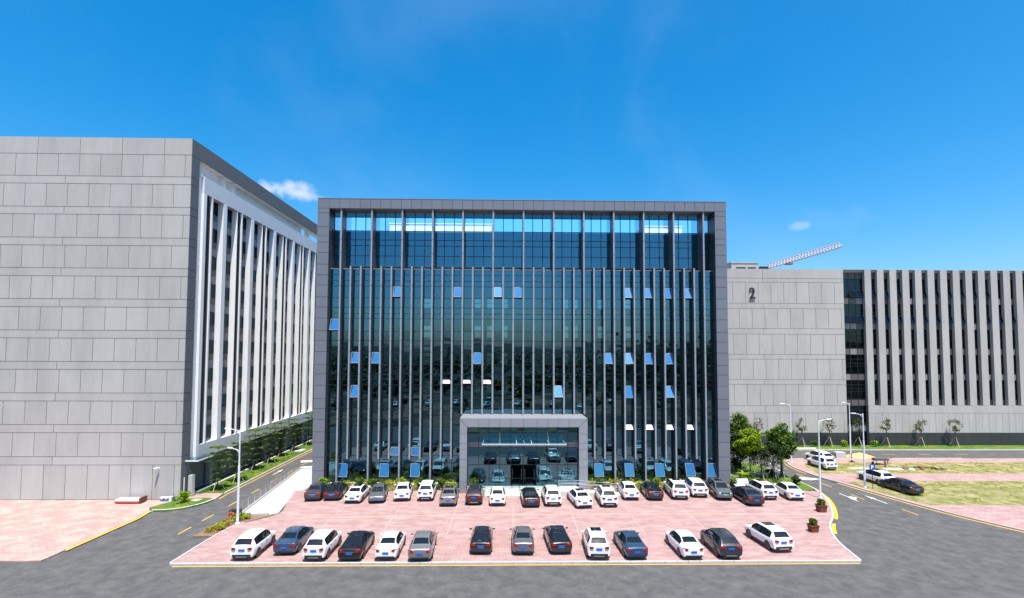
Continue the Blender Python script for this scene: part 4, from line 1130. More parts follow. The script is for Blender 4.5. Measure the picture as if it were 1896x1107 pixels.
def make_car(label, kind, paint, x, y, rz, plate='plate_blue', sunroof=False, red='tail_red', group=None, rails=False):
    """origin on the ground at the car's centre, nose towards local +y"""
    T = SED if kind == 'sedan' else SUV
    ms = car_meshes(kind)
    c = empty('parked_car', (x, y, 0.0), rz)
    tag(c, label, 'car', group)
    vr = random.Random(label)
    c.scale = (vr.uniform(.97, 1.03), vr.uniform(.95, 1.04), vr.uniform(.97, 1.05))
    def part(name, me, loc=(0, 0, 0), rot=(0, 0, 0), parent=None, scale=(1, 1, 1)):
        o = obj(name, me, parent or c, loc, rot, scale, world_loc=False); return o
    part('body', cached((kind, paint), lambda: mesh('car_body', *ms['body'], paint, True)))
    for k, nm in (('rear_window', 'rear_window'), ('windscreen', 'windscreen'), ('side_l', 'side_window'), ('side_r', 'side_window')):
        part(nm, cached((kind, k), lambda: mesh(k, *ms[k], 'car_glass', True)))
    for k in ('fd_l', 'fd_r', 'rd_l', 'rd_r'):
        d = part('door', cached((kind, k, paint), lambda: mesh('car_door', *ms[k], paint, True)))
        s = 1 if k.endswith('r') else -1
        part('handle', cube('chrome' if paint in ('paint_black', 'paint_dark') else paint), (s * .915, (.05 if k[0] == 'f' else -.85), T['mz'] - .16), parent=d, scale=(.025, .18, .03))
    if kind == 'sedan':
        for s in (-1, 1): part('sill_trim', cube('trim_black'), (s * .855, 0, .235), scale=(.06, 1.9, .06))
    else:
        for s in (-1, 1): part('sill_trim', cube('trim_black'), (s * .87, 0, .33), scale=(.07, 1.9, .12))
    part('rear_diffuser', cube('trim_black'), (0, -T['L'] + .12, .30), scale=(1.2, .16, .12))
    ty, rim, arch = wheel_meshes(T['r'])
    for s in (-1, 1):
        for ay in T['ax']:
            w = part('wheel', ty, (s * .80, ay, T['r']), (0, 0, 0))
            part('rim', rim, (s * .022, 0, 0), parent=w)
            part('wheel_arch', arch, (s * .106, 0, .01), parent=w)
        part('tail_light', lens_mesh(s, red), (s * .46, T['ty'], T['tl']), (0, 0, 0), None, (1.3, 1, 1.35))
        part('headlight', lens_mesh(s, 'headlight'), (s * .46, T['L'] - .055, T['tl'] - .19), (0, 0, 0), None, (1, -1, .9))
        part('mirror', cached(('mirror', paint), lambda: mesh('mirror', *(lambda b: (b.v, b.f))(MB().tube((-.10, 0, .0), (.10, 0, .02), .075, .06, 8)), paint)), (s * .99, T['my'], T['mz']))
    pm = cube(plate)
    part('number_plate', pm, (0, T['py'], T['pl']), (0, 0, 0), None, (.46, .03, .15))
    part('number_plate', pm, (0, T['L'] + .0, T['pl'] - .16), (0, 0, 0), None, (.46, .05, .15))
    part('grille', cube('trim_black'), (0, T['L'] - .045, T['pl'] - .02), (0, 0, 0), None, (.95, .06, .13))
    part('bumper_trim', cube('trim_black'), (0, -T['L'] + (.055 if kind == 'sedan' else .085), .37 if kind == 'sedan' else .43), (0, 0, 0), None, (1.36, .08, .10 if kind == 'sedan' else .2))
    if kind == 'suv': part('skid_plate', cube('steel'), (0, -T['L'] + .07, .36), (0, 0, 0), None, (.8, .09, .06))
    if sunroof:
        z = 1.478 if kind == 'sedan' else 1.69
        part('sunroof', cube('car_glass'), (0, -.15, z), (R(1.5), 0, 0), None, (.86, .78, .018))
    if rails:
        for s in (-1, 1): part('roof_rail', cube('steel'), (s * .58, -.5, 1.67), (0, 0, 0), None, (.04, 1.9, .035))
    if kind == 'sedan' and paint in ('paint_black', 'paint_dark'): part('trunk_chrome', cube('chrome'), (0, -2.31, .80), (0, 0, 0), None, (.8, .025, .035))
    return c
def row_car(xr, yr, yaw, label, kind, paint, **k):
    """placed by the middle of the end nearest the camera"""
    T = SED if kind == 'sedan' else SUV
    fwd = Vector((-math.sin(yaw), math.cos(yaw)))
    out = k.pop('out', False)
    c = Vector((xr, yr)) + fwd * T['L']
    return make_car(label, kind, paint, c.x, c.y, yaw + (math.pi if out else 0), group='cars parked in the front row', **k)
A1 = R(1.0)
FR = [
 (-21.6, -7.0, R(5), 'dark grey sedan at the apron end of the front row', 'sedan', 'paint_dark', {}),
 (-19.6, -6.85, R(4), 'black sedan with pale sunshade, second from the apron end', 'sedan', 'paint_black', {}),
 (-17.1, -7.75, R(0), 'white sedan with dark tail lights, third from the apron end', 'sedan', 'paint_white', dict(red='tail_dark', sunroof=True)),
 (-14.5, -7.85, R(8), 'grey sedan parked nose out between two white sedans', 'sedan', 'paint_grey', dict(out=True)),
 (-12.0, -7.1, R(6), 'white sedan parked directly right of the nose-out grey sedan', 'sedan', 'paint_white', {}),
 (-9.5, -6.95, R(2), 'white crossover parked left of the silver grey sedan', 'suv', 'paint_white', dict(red='tail_dark')),
 (-6.85, -8.9, R(2), 'silver grey sedan with sunroof left of the dark brown crossover', 'sedan', 'paint_silver', dict(sunroof=True, red='tail_dark')),
 (-4.2, -8.45, R(0), 'dark brown crossover with red tail lights left of the entrance steps', 'suv', 'paint_brown', dict(rails=True)),
 (-1.7, -8.85, R(0), 'white sedan before the entrance steps, beside the dark brown crossover', 'sedan', 'paint_white', {}),
 (1.85, -9.35, R(2), 'black sedan parked before the entrance doors', 'sedan', 'paint_black', {}),
 (4.15, -9.05, R(1), 'white crossover with green number plate before the entrance steps', 'suv', 'paint_white', dict(plate='plate_green', rails=True)),
 (7.35, -9.75, R(7), 'white sedan with sunroof standing askew before the wheelchair ramp', 'sedan', 'paint_white', dict(sunroof=True, red='tail_dark')),
 (9.95, -9.4, R(-1), 'compact white crossover with sunroof beside the ramp handrails', 'suv', 'paint_white', dict(sunroof=True, red='tail_dark')),
 (12.9, -6.85, R(-3), 'white sedan just left of the lone black sedan right of the ramp', 'sedan', 'paint_white', {}),
 (15.5, -7.05, R(-3), 'black sedan with upright red tail lights between white cars', 'sedan', 'paint_black', {}),
 (18.35, -6.7, R(-4), 'white crossover with sunroof right of a black sedan', 'suv', 'paint_white', dict(sunroof=True)),
 (20.8, -5.95, R(-4), 'white crossover left of the nose-out grey crossover', 'suv', 'paint_white', {}),
 (23.1, -6.95, R(-6), 'dark grey crossover parked nose out with green number plate', 'suv', 'paint_grey', dict(out=True, plate='plate_green', sunroof=True)),
 (25.5, -9.0, R(0), 'navy black sedan standing forward of the row near the trees', 'sedan', 'paint_navy', {}),
 (28.2, -6.8, R(1), 'white crossover behind the navy black sedan', 'suv', 'paint_white', dict(sunroof=True, red='tail_dark')),
 (30.95, -7.2, R(-4), 'white sedan at the road end of the front row', 'sedan', 'paint_white', {}),
]
for xr, yr, a, lb, kd, pt, kw in FR: row_car(xr, yr, a, lb, kd, pt, **kw)
# facing row, roofs at the photograph's lower edge and mirrored in the glass
BR = [
 (-21.2, -20.2, 'suv', 'paint_white', 'white crossover at the apron end of the facing row'),
 (-18.4, -19.1, 'sedan', 'paint_blue', 'dark blue sedan, second of the facing row from the apron'),
 (-15.6, -20.4, 'suv', 'paint_white', 'white crossover of the facing row between dark blue and black cars'),
 (-12.9, -20.3, 'sedan', 'paint_black', 'black sedan of the facing row between two white cars'),
 (-10.2, -20.3, 'sedan', 'paint_white', 'white sedan of the facing row left of a silver one'),
 (-7.6, -20.4, 'sedan', 'paint_silver', 'silver sedan of the facing row'),
 (-2.9, -19.15, 'sedan', 'paint_black', 'black sedan of the facing row opposite the white sedan at the steps'),
 (.5, -19.3, 'sedan', 'paint_grey', 'grey sedan of the facing row between two black cars'),
 (3.4, -19.1, 'sedan', 'paint_black', 'black sedan of the facing row opposite the entrance doors'),
 (6.4, -20.4, 'suv', 'paint_white', 'white crossover of the facing row right of a black sedan'),
 (9.2, -20.3, 'sedan', 'paint_blue', 'dark blue sedan of the facing row right of a white crossover'),
 (13.6, -20.4, 'sedan', 'paint_white', 'white sedan of the facing row right of a dark blue sedan'),
 (16.6, -20.4, 'suv', 'paint_dark', 'dark crossover of the facing row between white cars'),
 (21.3, -19.0, 'suv', 'paint_white', 'white crossover with sunroof at the road end of the facing row'),
]
for i, (x, y, kd, pt, lb) in enumerate(BR):
    make_car(lb, kd, pt, x, y, R(random.uniform(-3, 3)) + (R(5) if i == 13 else 0), sunroof=i in (9, 13), group='cars parked in the facing row')
# right-hand island
for x, y, a, kd, pt, lb, kw in (
 (44.0, 9.2, R(4), 'suv', 'paint_white', 'white crossover on the grass pavers beside the curved road', dict(red='tail_dark')),
 (46.1, 12.9, R(5), 'suv', 'paint_white', 'white car half hidden behind the crossover on the grass pavers', {}),
 (45.6, .9, R(5), 'suv', 'paint_white', 'white crossover behind the blue parking sign', dict(sunroof=True, red='tail_dark')),
 (45.6, -2.9, R(6), 'sedan', 'paint_black', 'black sedan beside the white crossover at the parking sign', {})):
    make_car(lb, kd, pt, x, y, a, group='cars on the grass paver island', **kw)

# ------------------------------------------------------------------ street lamps
def lamp(x, y, h, arms, label):
    """arms: (height, reach x, reach y)"""
    t = empty('street_lamp', (x, y, 0)); tag(t, label, 'street lamp', 'white street lamps')
    MB().tube((0, 0, 0), (0, 0, .04), .22, n=12).tube((0, 0, .04), (0, 0, .5), .13, .12, n=12).local('base', 'lamp_paint', t)
    MB().tube((0, 0, .5), (0, 0, h * .62), .11, .095, n=12).tube((0, 0, h * .62), (0, 0, h), .07, .055, n=12).local('pole', 'lamp_paint', t, smooth=False)
    for z, rx, ry in arms:
        MB().tube((0, 0, z - .22), (rx * .72, ry * .72, z + .02), .035, .03, n=8).tube((0, 0, z - .5), (rx * .3, ry * .3, z - .13), .02, n=6).local('arm', 'lamp_paint', t)
        a = math.atan2(ry, rx)
        mb = MB(); L = math.hypot(rx, ry)
        mb.v = [(0, -.10, -.03), (L * .42, -.09, -.02), (L * .42, .09, -.02), (0, .10, -.03), (.02, -.07, .05), (L * .40, -.05, .04), (L * .40, .05, .04), (.02, .07, .05)]
        mb.f = [(0, 3, 2, 1), (4, 5, 6, 7), (0, 1, 5, 4), (1, 2, 6, 5), (2, 3, 7, 6), (3, 0, 4, 7)]
        mb.local('lamp_head', 'lamp_paint', t, (rx * .62, ry * .62, z), (0, -.06, a))
    return t
lamp(-26.0, -13.6, 8.65, ((8.75, -1.5, .2), (6.95, -1.2, .2)), 'white two-armed street lamp beside the narrow road on the left')
lamp(34.25, -5.83, 8.6, ((8.7, 1.5, .1),), 'white street lamp on the kerb beside the last white sedan')
lamp(41.6, 12.45, 8.6, ((8.65, -1.5, -.1),), 'white street lamp at the tip of the grass paver island')
lamp(52.3, 15.0, 8.5, ((8.6, -1.2, -.1),), 'white street lamp beside the sand heap')
lamp(42.55, -1.36, 8.85, ((8.85, -1.5, -.1),), 'white street lamp beside the blue parking sign')

# parking sign
s = empty('parking_sign', (42.97, -2.1, 0)); tag(s, 'blue parking sign with a white P on a dark post', 'sign')
MB().tube((0, 0, 0), (0, 0, 2.3), .035).local('post', 'mullion', s)
mb = MB().box(-.34, .34, -.02, .02, 2.22, 2.90); mb.local('board', 'sign_blue', s)
tc = bpy.data.curves.new('letter', 'FONT'); tc.body = 'P'; tc.size = .62; tc.extrude = .004; tc.offset = .018
to = bpy.data.objects.new('letter_text', tc); col.objects.link(to); bpy.context.view_layer.update()
mp_ = bpy.data.meshes.new_from_object(to.evaluated_get(bpy.context.evaluated_depsgraph_get())); bpy.data.objects.remove(to)
mp_.materials.clear(); mp_.materials.append(M['sign_white'])
lx = [v.co.x for v in mp_.vertices]
obj('letter', mp_, s, (-(min(lx) + max(lx)) / 2, -.028, 2.34), (R(90), 0, 0), world_loc=False)

# railing beside the ramp road
def railing(pts, label, n):
    t = empty('railing', (*pts[0], 0)); tag(t, label, 'railing')
    P = [Vector((*p, 0)) for p in pts]
    a, b = P[0], P[-1]
    d = b - a
    for i in range(n + 1):
        q = a + d * (i / n)
        MB().tube((q.x, q.y, -.05), (q.x, q.y, 1.08), .035, n=6).build('post', 'steel', t)
    for z, r in ((1.05, .035), (.22, .025), (.92, .02)): MB().tube((a.x, a.y, z), (b.x, b.y, z), r, n=6).build('rail', 'steel', t)
    mb = MB(); k = int(d.length / .14)
    for i in range(k):
        q = a + d * ((i + .5) / k); mb.tube((q.x, q.y, .22), (q.x, q.y, .92), .010, n=4, caps=False)
    tag(mb.build('baluster_field', 'steel', t), kind='stuff')
    return t
railing([(-27.15, -10.6), (-29.0, 8.4)], 'long steel railing between the narrow road and the concrete apron', 12)
railing([(-28.95, 8.5), (-24.4, 9.6)], 'short steel railing at the head of the concrete apron', 3)
wl = box('low_wall', -27.9, -26.9, -11.6, -11.0, -.1, .55, 'trim_black'); tag(wl, 'low dark end block at the foot of the steel railing', 'block')
strip('low_kerb', [(-27.1, -10.9), (-29.0, 8.4)], -.12, .12, Z, .16, 'kerb')
strip('low_kerb', [(-26.9, -11.55), (-24.2, -11.25)], -.10, .10, Z, .22, 'kerb')
hy = empty('fire_hydrant', (-27.45, -12.1, 0)); tag(hy, 'small red hydrant at the foot of the railing', 'hydrant')
MB().tube((0, 0, 0), (0, 0, .5), .11, n=10).tube((0, 0, .5), (0, 0, .62), .13, .05, n=10).local('body', 'red_paint', hy); MB().tube((-.2, 0, .38), (.2, 0, .38), .06, n=8).local('outlet', 'red_paint', hy)

# ------------------------------------------------------------------ trees and shrubs
def stakes(t, rad, h, m='wood_pale', n=3, ph=.4):
    for k in range(n):
        a = ph + 2 * math.pi * k / n
        MB().tube((rad * math.cos(a), rad * math.sin(a), 0), (.05 * math.cos(a), .05 * math.sin(a), h), .035, n=5).local('stake', m, t)
def trunk_mesh(h, r, seed, limbs, lean=0.0):
    rr = random.Random(seed); mb = MB()
    pts = [Vector((0, 0, 0))]
    n = 5
    for i in range(1, n + 1): pts.append(Vector((lean * i / n + rr.uniform(-.05, .05), rr.uniform(-.05, .05), h * i / n)))
    for i in range(n): mb.tube(pts[i], pts[i + 1], r * (1 - .14 * i), r * (1 - .14 * (i + 1)), n=7, caps=(i == 0))
    for (z, dx, dy, dz, lr) in limbs:
        k = min(n - 1, int(z / h * n)); p = pts[k].lerp(pts[k + 1], z / h * n - k)
        e = p + Vector((dx, dy, dz)); mid = p.lerp(e, .5) + Vector((0, 0, .08))
        mb.tube(p, mid, lr, lr * .7, n=5, caps=False).tube(mid, e, lr * .7, lr * .3, n=5)
    return mb
def layered_tree(x, y, h, seed, label):
    t = empty('layered_tree', (x, y, .04)); tag(t, label, 'tree', 'young layered trees along the left lawn')
    rr = random.Random(seed); cl = []; limbs = []
    tiers = 6
    for k in range(tiers):
        z = h * (.24 + .74 * k / (tiers - 1)); rad = (.70 + .35 * (k / (tiers - 1)) ** .8 + rr.uniform(-.15, .2)) * (1.0 if k < tiers - 1 else .85)
        nb = 5
        a0 = rr.random() * 6.28
        for b in range(nb):
            a = a0 + b * 2 * math.pi / nb + rr.uniform(-.25, .25); q = rad * rr.uniform(.65, 1.1)
            limbs.append((min(z, h * .97), q * math.cos(a), q * math.sin(a), .12, .022))
            for s in (.45, .75, 1.0):
                cl.append(((q * s * math.cos(a), q * s * math.sin(a), z + .1 + .06 * s), (.28, .28, .07), 16))
    trunk_mesh(h, .075, seed, limbs).local('trunk', 'bark', t)
    leaves('crown', cl, .13, 'leaf_layer', t, W[t], flat=.8, seed=seed)
    stakes(t, .75, 1.45)
for i, (x, y, h, lb) in enumerate((
 (-34.2, -2.3, 4.9, 'layered young tree nearest the glass door canopy, first of the row'),
 (-34.0, 1.6, 4.7, 'second layered young tree from the door canopy, behind the street lamp'),
 (-34.9, 7.9, 5.35, 'third layered young tree of the left lawn row, tallest near the lamp'),
 (-34.8, 12.2, 4.95, 'fourth layered young tree of the left lawn row'),
 (-35.2, 16.6, 5.1, 'fifth layered young tree of the left lawn row'),
 (-35.1, 21.3, 5.0, 'sixth layered young tree of the left lawn row by the white cover'),
 (-34.8, 26.5, 5.4, 'seventh layered young tree of the left lawn row'),
 (-35.0, 31.0, 5.3, 'eighth layered young tree at the corner of the glass block'),
 (-34.9, 35.5, 5.4, 'farthest layered young tree of the left lawn row'))):
    layered_tree(x, y, h, 40 + i, lb)
def broad_tree(x, y, h, rx, rz, m, seed, label, n=26, size=.16, per=55, trunk=.09, name='broadleaf_tree', group=None, stake=True, dark='leaf_dark', z0=None, bark='bark'):
    t = empty(name, (x, y, .05)); tag(t, label, 'tree', group)
    rr = random.Random(seed); cl = []; limbs = []
    cz = h - rz
    for k in range(n):
        a = rr.random() * 6.28; u = rr.uniform(-1, 1); q = (1 - u * u) ** .5 * rr.uniform(.35, 1.0) ** .6
        c = (rx * .78 * q * math.cos(a), rx * .78 * q * math.sin(a), cz + rz * .82 * u)
        s = rr.uniform(.26, .42)
        cl.append((c, (rx * s, rx * s, rz * s * .8), per))
        if k % 3 == 0: limbs.append((min(h * .5, max(.3, (cz - rz) * .9)), c[0] * .9, c[1] * .9, c[2] - min(h * .5, max(.3, (cz - rz) * .9)), trunk * .42))
    trunk_mesh(h * .62, trunk, seed, limbs).local('trunk', bark, t)
    leaves('crown', cl, size, m, t, W[t], seed=seed)
    if stake: stakes(t, .95, 1.7)
    return t
RB = 'trees in the bed beside the glass block'
broad_tree(31.9, 8.0, 7.6, 1.9, 2.7, 'leaf_mid', 61, 'tall dark green tree rising highest beside the glass block corner', n=44, per=85, size=.19, group=RB)
broad_tree(30.3, 5.9, 5.6, 1.5, 2.5, 'leaf_dark', 67, 'dark shaded tree tight against the glass block corner', n=34, per=75, group=RB)
broad_tree(31.4, 4.4, 6.1, 2.0, 1.75, 'leaf_bright', 62, 'bright lime green round-crowned tree beside the glass block', n=46, size=.19, per=85, group=RB)
broad_tree(35.2, 3.6, 6.8, 2.05, 2.25, 'leaf_mid', 63, 'large green tree at the kerb of the curving road', n=48, size=.19, per=85, trunk=.2, group=RB)
broad_tree(33.4, 2.2, 4.6, 1.75, 1.5, 'leaf_dark', 64, 'dark fine-leaved spreading tree behind the white crossover', n=28, size=.11, per=65, group=RB)
broad_tree(32.2, 3.0, 4.3, 1.5, 1.5, 'leaf_dark', 65, 'dark multi-stemmed tree between the lime tree and the spreading tree', n=24, size=.11, per=65, group=RB)
FT = 'thin young trees on the far lawn'
for i, (x, lb) in enumerate(((43.0, 'thin young tree behind the large kerb tree'), (50.6, 'thin young tree on the far lawn before the blank wall'), (55.4, 'thin young tree left of the dark glazed strip'), (60.5, 'thin young tree before the dark glazed strip'), (65.4, 'thin young tree right of the dark glazed strip'), (71.5, 'thin young tree well right of the dark glazed strip'), (77.5, 'thin young tree farthest along the far lawn'))):
    broad_tree(x, 24.6, 5.0, 1.15, 1.25, 'leaf_thin', 80 + i, lb, n=15, size=.13, per=20, trunk=.055, name='young_tree', group=FT)
def bush(x, y, r, m, seed, label, name='bush', h=None, z=.04, group=None, size=.10, cat='bush'):
    t = empty(name, (x, y, z)); tag(t, label, cat, group)
    rr = random.Random(seed); h = h or r * 1.5
    cl = []
    for k in range(12):
        a = rr.random() * 6.28; q = r * rr.uniform(0, .62)
        cl.append(((q * math.cos(a), q * math.sin(a), h * rr.uniform(.28, .75)), (r * .42, r * .42, h * .25), 60))
    mb = MB()
    for k in range(5):
        a = 2 * math.pi * k / 5; mb.tube((0, 0, 0), (r * .5 * math.cos(a), r * .5 * math.sin(a), h * .6), .02, .008, n=4)
    mb.local('stem', 'bark', t)
    leaves('foliage', cl, size, m, t, W[t], seed=seed)
    return t
bush(-35.0, -7.2, .85, 'leaf_bright', 101, 'round green bush on the corner lawn before the panelled block', h=1.35)
bush(34.8, -.2, .75, 'leaf_dark', 102, 'dark green bush behind the last white sedan', h=1.3)
bush(34.0, 4.0, .7, 'leaf_dark', 103, 'low dark bush beneath the large kerb tree', h=1.1)
for i, (x, lb) in enumerate(((52.9, 'round bush on the far lawn left of the island lamp'), (58.1, 'round bush on the far lawn left of the glazed strip'), (63.6, 'round bush on the far lawn right of the glazed strip'))):
    bush(x, 24.8, .7, 'leaf_mid' if i == 0 else 'leaf_bright', 110 + i, lb, h=1.15, group='round bushes on the far lawn')
# bed along the facade: yellow ground cover with darker round bushes
def cover(name, label, x0, x1, y0, y1, m, seed, dens=26, h=.75, size=.10, z=0.02):
    r = random.Random(seed); cl = []
    n = int((x1 - x0) * (y1 - y0) * 1.6)
    for k in range(n): cl.append(((r.uniform(x0, x1), r.uniform(y0, y1), z + h * r.uniform(.35, .7)), (.45, .45, h * .38), dens))
    o = leaves(name, cl, size, m, None, (0, 0, 0), seed=seed); tag(o, kind='stuff'); return o
for a, b in ((XL + .1, -5.35), (10.2, XR)):
    if a < 0: slab('planting_bed', [(a, -2.95), (b, -2.95), (b, -.02), (a, -.02)], Z, .03, 'soil')
    else: slab('planting_bed', [(8.7, -2.95), (b, -2.95), (b, -.02), (8.7, -.02)], Z, .03, 'soil')
kerb_stones([(XL + .1, -3.0), (-5.3, -3.0)], -.07, .05, -.02, .08, 1.0)
kerb_stones([(14.2, -3.0), (26.85, -3.0)], -.07, .05, -.02, .08, 1.0)
cover('foliage_bed', '', -22.7, -6.3, -2.75, .55, 'leaf_yellow', 201)
cover('foliage_bed', '', 9.0, 25.2, -2.75, .55, 'leaf_yellow', 202)
cover('foliage_bed', '', -23.6, -6.2, -2.85, -1.2, 'leaf_orange', 203, dens=5, h=.35)
cover('foliage_bed', '', 13.0, 25.6, -2.85, -1.0, 'leaf_orange', 204, dens=5, h=.35)
cover('foliage_bed', '', 27.4, 34.2, -1.1, 1.8, 'leaf_yellow', 205, dens=10, h=.3)
cover('foliage_bed', '', 28.5, 34.8, 0.0, 3.6, 'leaf_dark', 206, dens=14, h=.5)
BG = 'round bushes along the foot of the glass facade'
for i, (x, lb) in enumerate(((-22.2, 'lime bush beside the two dark sedans at the apron end'), (-17.9, 'green bush behind the third car from the apron end'), (-16.4, 'green bush left of the nose-out grey sedan'), (-12.9, 'dark round bush right of the nose-out grey sedan'), (-10.9, 'dark round bush behind the white crossover left of the portal'), (-8.4, 'dark round bush behind the silver grey sedan'), (-6.9, 'green bush before the portal post left of the steps'), (-4.6, 'large green bush against the entrance glass left of the steps'), (10.2, 'green bush behind the ramp handrails'), (16.9, 'green bush right of the black sedan past the ramp'), (22.0, 'green bush behind the white crossovers'), (26.3, 'brown-green bush at the far corner post'))):
    bush(x, -2.0 if x < -7.5 or x > 9 else -4.2, .72 if x != -4.6 else .95, 'leaf_mid' if i % 3 else 'leaf_bright', 120 + i, lb, h=1.45 if x != -4.6 else 1.9, group=BG)
cover('foliage_bed', '', -27.0, -24.6, -12.9, -11.7, 'leaf_yellow', 210, dens=70, h=.5)
cover('foliage_bed', '', -27.5, -26.2, -16.6, -12.6, 'leaf_yellow', 213, dens=60, h=.5)
cover('foliage_bed', '', -27.6, -26.3, -16.6, -13.2, 'leaf_orange', 211, dens=26, h=.5)
cover('foliage_bed', '', -27.3, -25.6, -13.6, -12.0, 'leaf_orange', 212, dens=24, h=.5)
# short grass tufts that roughen the lawns
def turf(pts, n, seed, m='leaf_mid', size=.06):
    r = random.Random(seed); cl = [((r.uniform(pts[0], pts[1]), r.uniform(pts[2], pts[3]), .08), (.25, .25, .04), 10) for _ in range(n)]
    o = leaves('grass', cl, size, m, None, (0, 0, 0), seed=seed); tag(o, kind='stuff')
turf((-35.9, -33.0, -3.3, 30), 420, 301)
turf((-36.0, -33.2, -8.6, -6.0), 60, 302, 'leaf_bright')
turf((40, 80, 22.5, 25.7), 300, 303, 'leaf_bright')
turf((27.2, 35.8, 7.0, 11.5), 120, 304)
turf((42.5, 80, 5.8, 12.0), 260, 305, 'leaf_yellow')
turf((43.5, 70, -7.5, 1.0), 200, 306, 'leaf_yellow')
# banana-leaved clump in the bed
bn = empty('banana_plant', (29.6, 2.4, .05)); tag(bn, 'broad-leaved lime plant low beside the glass block corner', 'plant', None)
for k in range(9):
    a = k * .7; r_ = random.Random(k); l = r_.uniform(1.0, 1.6); wv = .16
    v = []; f = []
    for i in range(6):
        s = i / 5; px = l * s * .8; pz = .3 + l * (1.1 * s - .75 * s * s); ww = wv * math.sin(math.pi * min(.98, s * .95 + .05))
        v += [(px * math.cos(a) - ww * math.sin(a), px * math.sin(a) + ww * math.cos(a), pz), (px * math.cos(a), px * math.sin(a), pz - .04), (px * math.cos(a) + ww * math.sin(a), px * math.sin(a) - ww * math.cos(a), pz)]
    for i in range(5): f += [(3 * i, 3 * i + 1, 3 * i + 4, 3 * i + 3), (3 * i + 1, 3 * i + 2, 3 * i + 5, 3 * i + 4)]
    obj('leaf', mesh('leaf', v, f, 'leaf_bright', True), bn, (0, 0, 0), world_loc=False)

# ------------------------------------------------------------------ small things
def planter(x, y, s, label, seed):
    t = empty('planter', (x, y, 0)); tag(t, label, 'planter')
    mb = MB(); a, b = .34 * s, .42 * s; hh = .72 * s
    mb.v = [(-a, -a, 0), (a, -a, 0), (a, a, 0), (-a, a, 0), (-b, -b, hh), (b, -b, hh), (b, b, hh), (-b, b, hh)]
    mb.f = [(3, 2, 1, 0), (0, 1, 5, 4), (1, 2, 6, 5), (2, 3, 7, 6), (3, 0, 4, 7), (4, 5, 6, 7)]
    mb.local('pot', 'rust', t)
    MB().box(-b - .03, b + .03, -b - .03, -b + .03, hh - .06, hh + .02).box(-b - .03, b + .03, b - .03, b + .03, hh - .06, hh + .02).box(-b - .03, -b + .03, -b + .03, b - .03, hh - .06, hh + .02).box(b - .03, b + .03, -b + .03, b - .03, hh - .06, hh + .02).local('rim', 'rust', t)
    leaves('foliage', [((0, 0, hh + .3 * s), (.42 * s, .42 * s, .38 * s), 420)], .09, 'leaf_mid', t, W[t], seed=seed)
planter(31.3, -10.6, .95, 'square rust-brown planter with a leafy shrub at the lot kerb', 401)
planter(26.9, -16.3, .85, 'rust-brown planter half below the photograph edge by the kerb', 402)
def cctv(x, y, z, label):
    t = empty('security_camera', (x, y, z)); tag(t, label, 'camera')
    MB().box(-.06, .06, -.02, 0, -.1, .1).box(-.03, .03, -.32, -.02, -.03, .03).local('bracket', 'lamp_paint', t)
    MB().tube((.05, -.2, .12), (-.22, -.62, .02), .10, .10, n=10).local('housing', 'lamp_paint', t)
    MB().tube((-.22, -.62, .02), (-.235, -.645, .015), .085, n=10).local('lens', 'dark', t)
cctv(-38.5, YB, 3.35, 'white security camera on the grey panelled end wall')
cctv(43.5, YR, 4.25, 'white security camera on the pale wall of the block marked 2')
cd = MB().tube((-38.75, YB - .02, .05), (-38.75, YB - .02, 3.2), .03, n=6).build('cable_conduit', 'concrete', A)
# paint pails and boxes by the end wall
for i, (x, y, c, lb) in enumerate(((-37.55, -6.75, 'bucket_blue', 'white pail with blue band, first by the end wall'), (-37.1, -6.75, 'bucket_blue', 'white pail with blue band, second by the end wall'), (-36.75, -6.6, 'sign_white', 'plain white pail right of the blue-banded pails'), (-36.35, -6.55, 'bucket_green', 'dark green pail at the block corner'))):
    t = empty('paint_pail', (x, y, 0)); tag(t, lb, 'pail', 'pails by the end wall')
    MB().tube((0, 0, 0), (0, 0, .46), .17, .20, n=14).local('body', 'sign_white' if i < 3 else 'bucket_green', t); MB().tube((0, 0, .46), (0, 0, .5), .21, n=14).local('lid', 'sign_white' if i != 3 else 'spandrel', t)
    if i < 2: MB().tube((0, 0, .12), (0, 0, .34), .195, .20, n=14).local('band', c, t)
tr = empty('trolley', (-40.2, -7.2, 0)); tag(tr, 'low white-topped trolley with a brown end by the end wall', 'trolley')
box('deck', -42.0, -39.5, -7.5, -6.5, .28, .42, 'sign_white', tr); box('side', -42.0, -39.5, -7.52, -7.48, .08, .28, 'red_paint', tr)
box('end_board', -39.48, -39.3, -7.5, -6.5, .10, .62, 'rust', tr)
for x in (-41.7, -39.8):
    for y in (-7.35, -6.65): MB().tube((x, y - .04, .09), (x, y + .04, .09), .09, n=10).build('wheel', 'tyre', tr)
# slatted white bench-like frames by the hedge
wb = empty('slatted_bench', (27.0, -2.75, 0)); tag(wb, 'low white slatted bench behind the navy black sedan', 'bench')
for k in range(6): box('slat', 26.1, 27.9, -3.35 + .2 * k, -3.2 + .2 * k, .62, .67, 'sign_white', wb)
for x in (26.25, 27.65): box('leg', x, x + .1, -3.25, -2.3, .0, .62, 'sign_white', wb)
for k in range(3): box('back_slat', 26.1, 27.9, -2.18, -2.13, .78 + .17 * k, .9 + .17 * k, 'sign_white', wb)
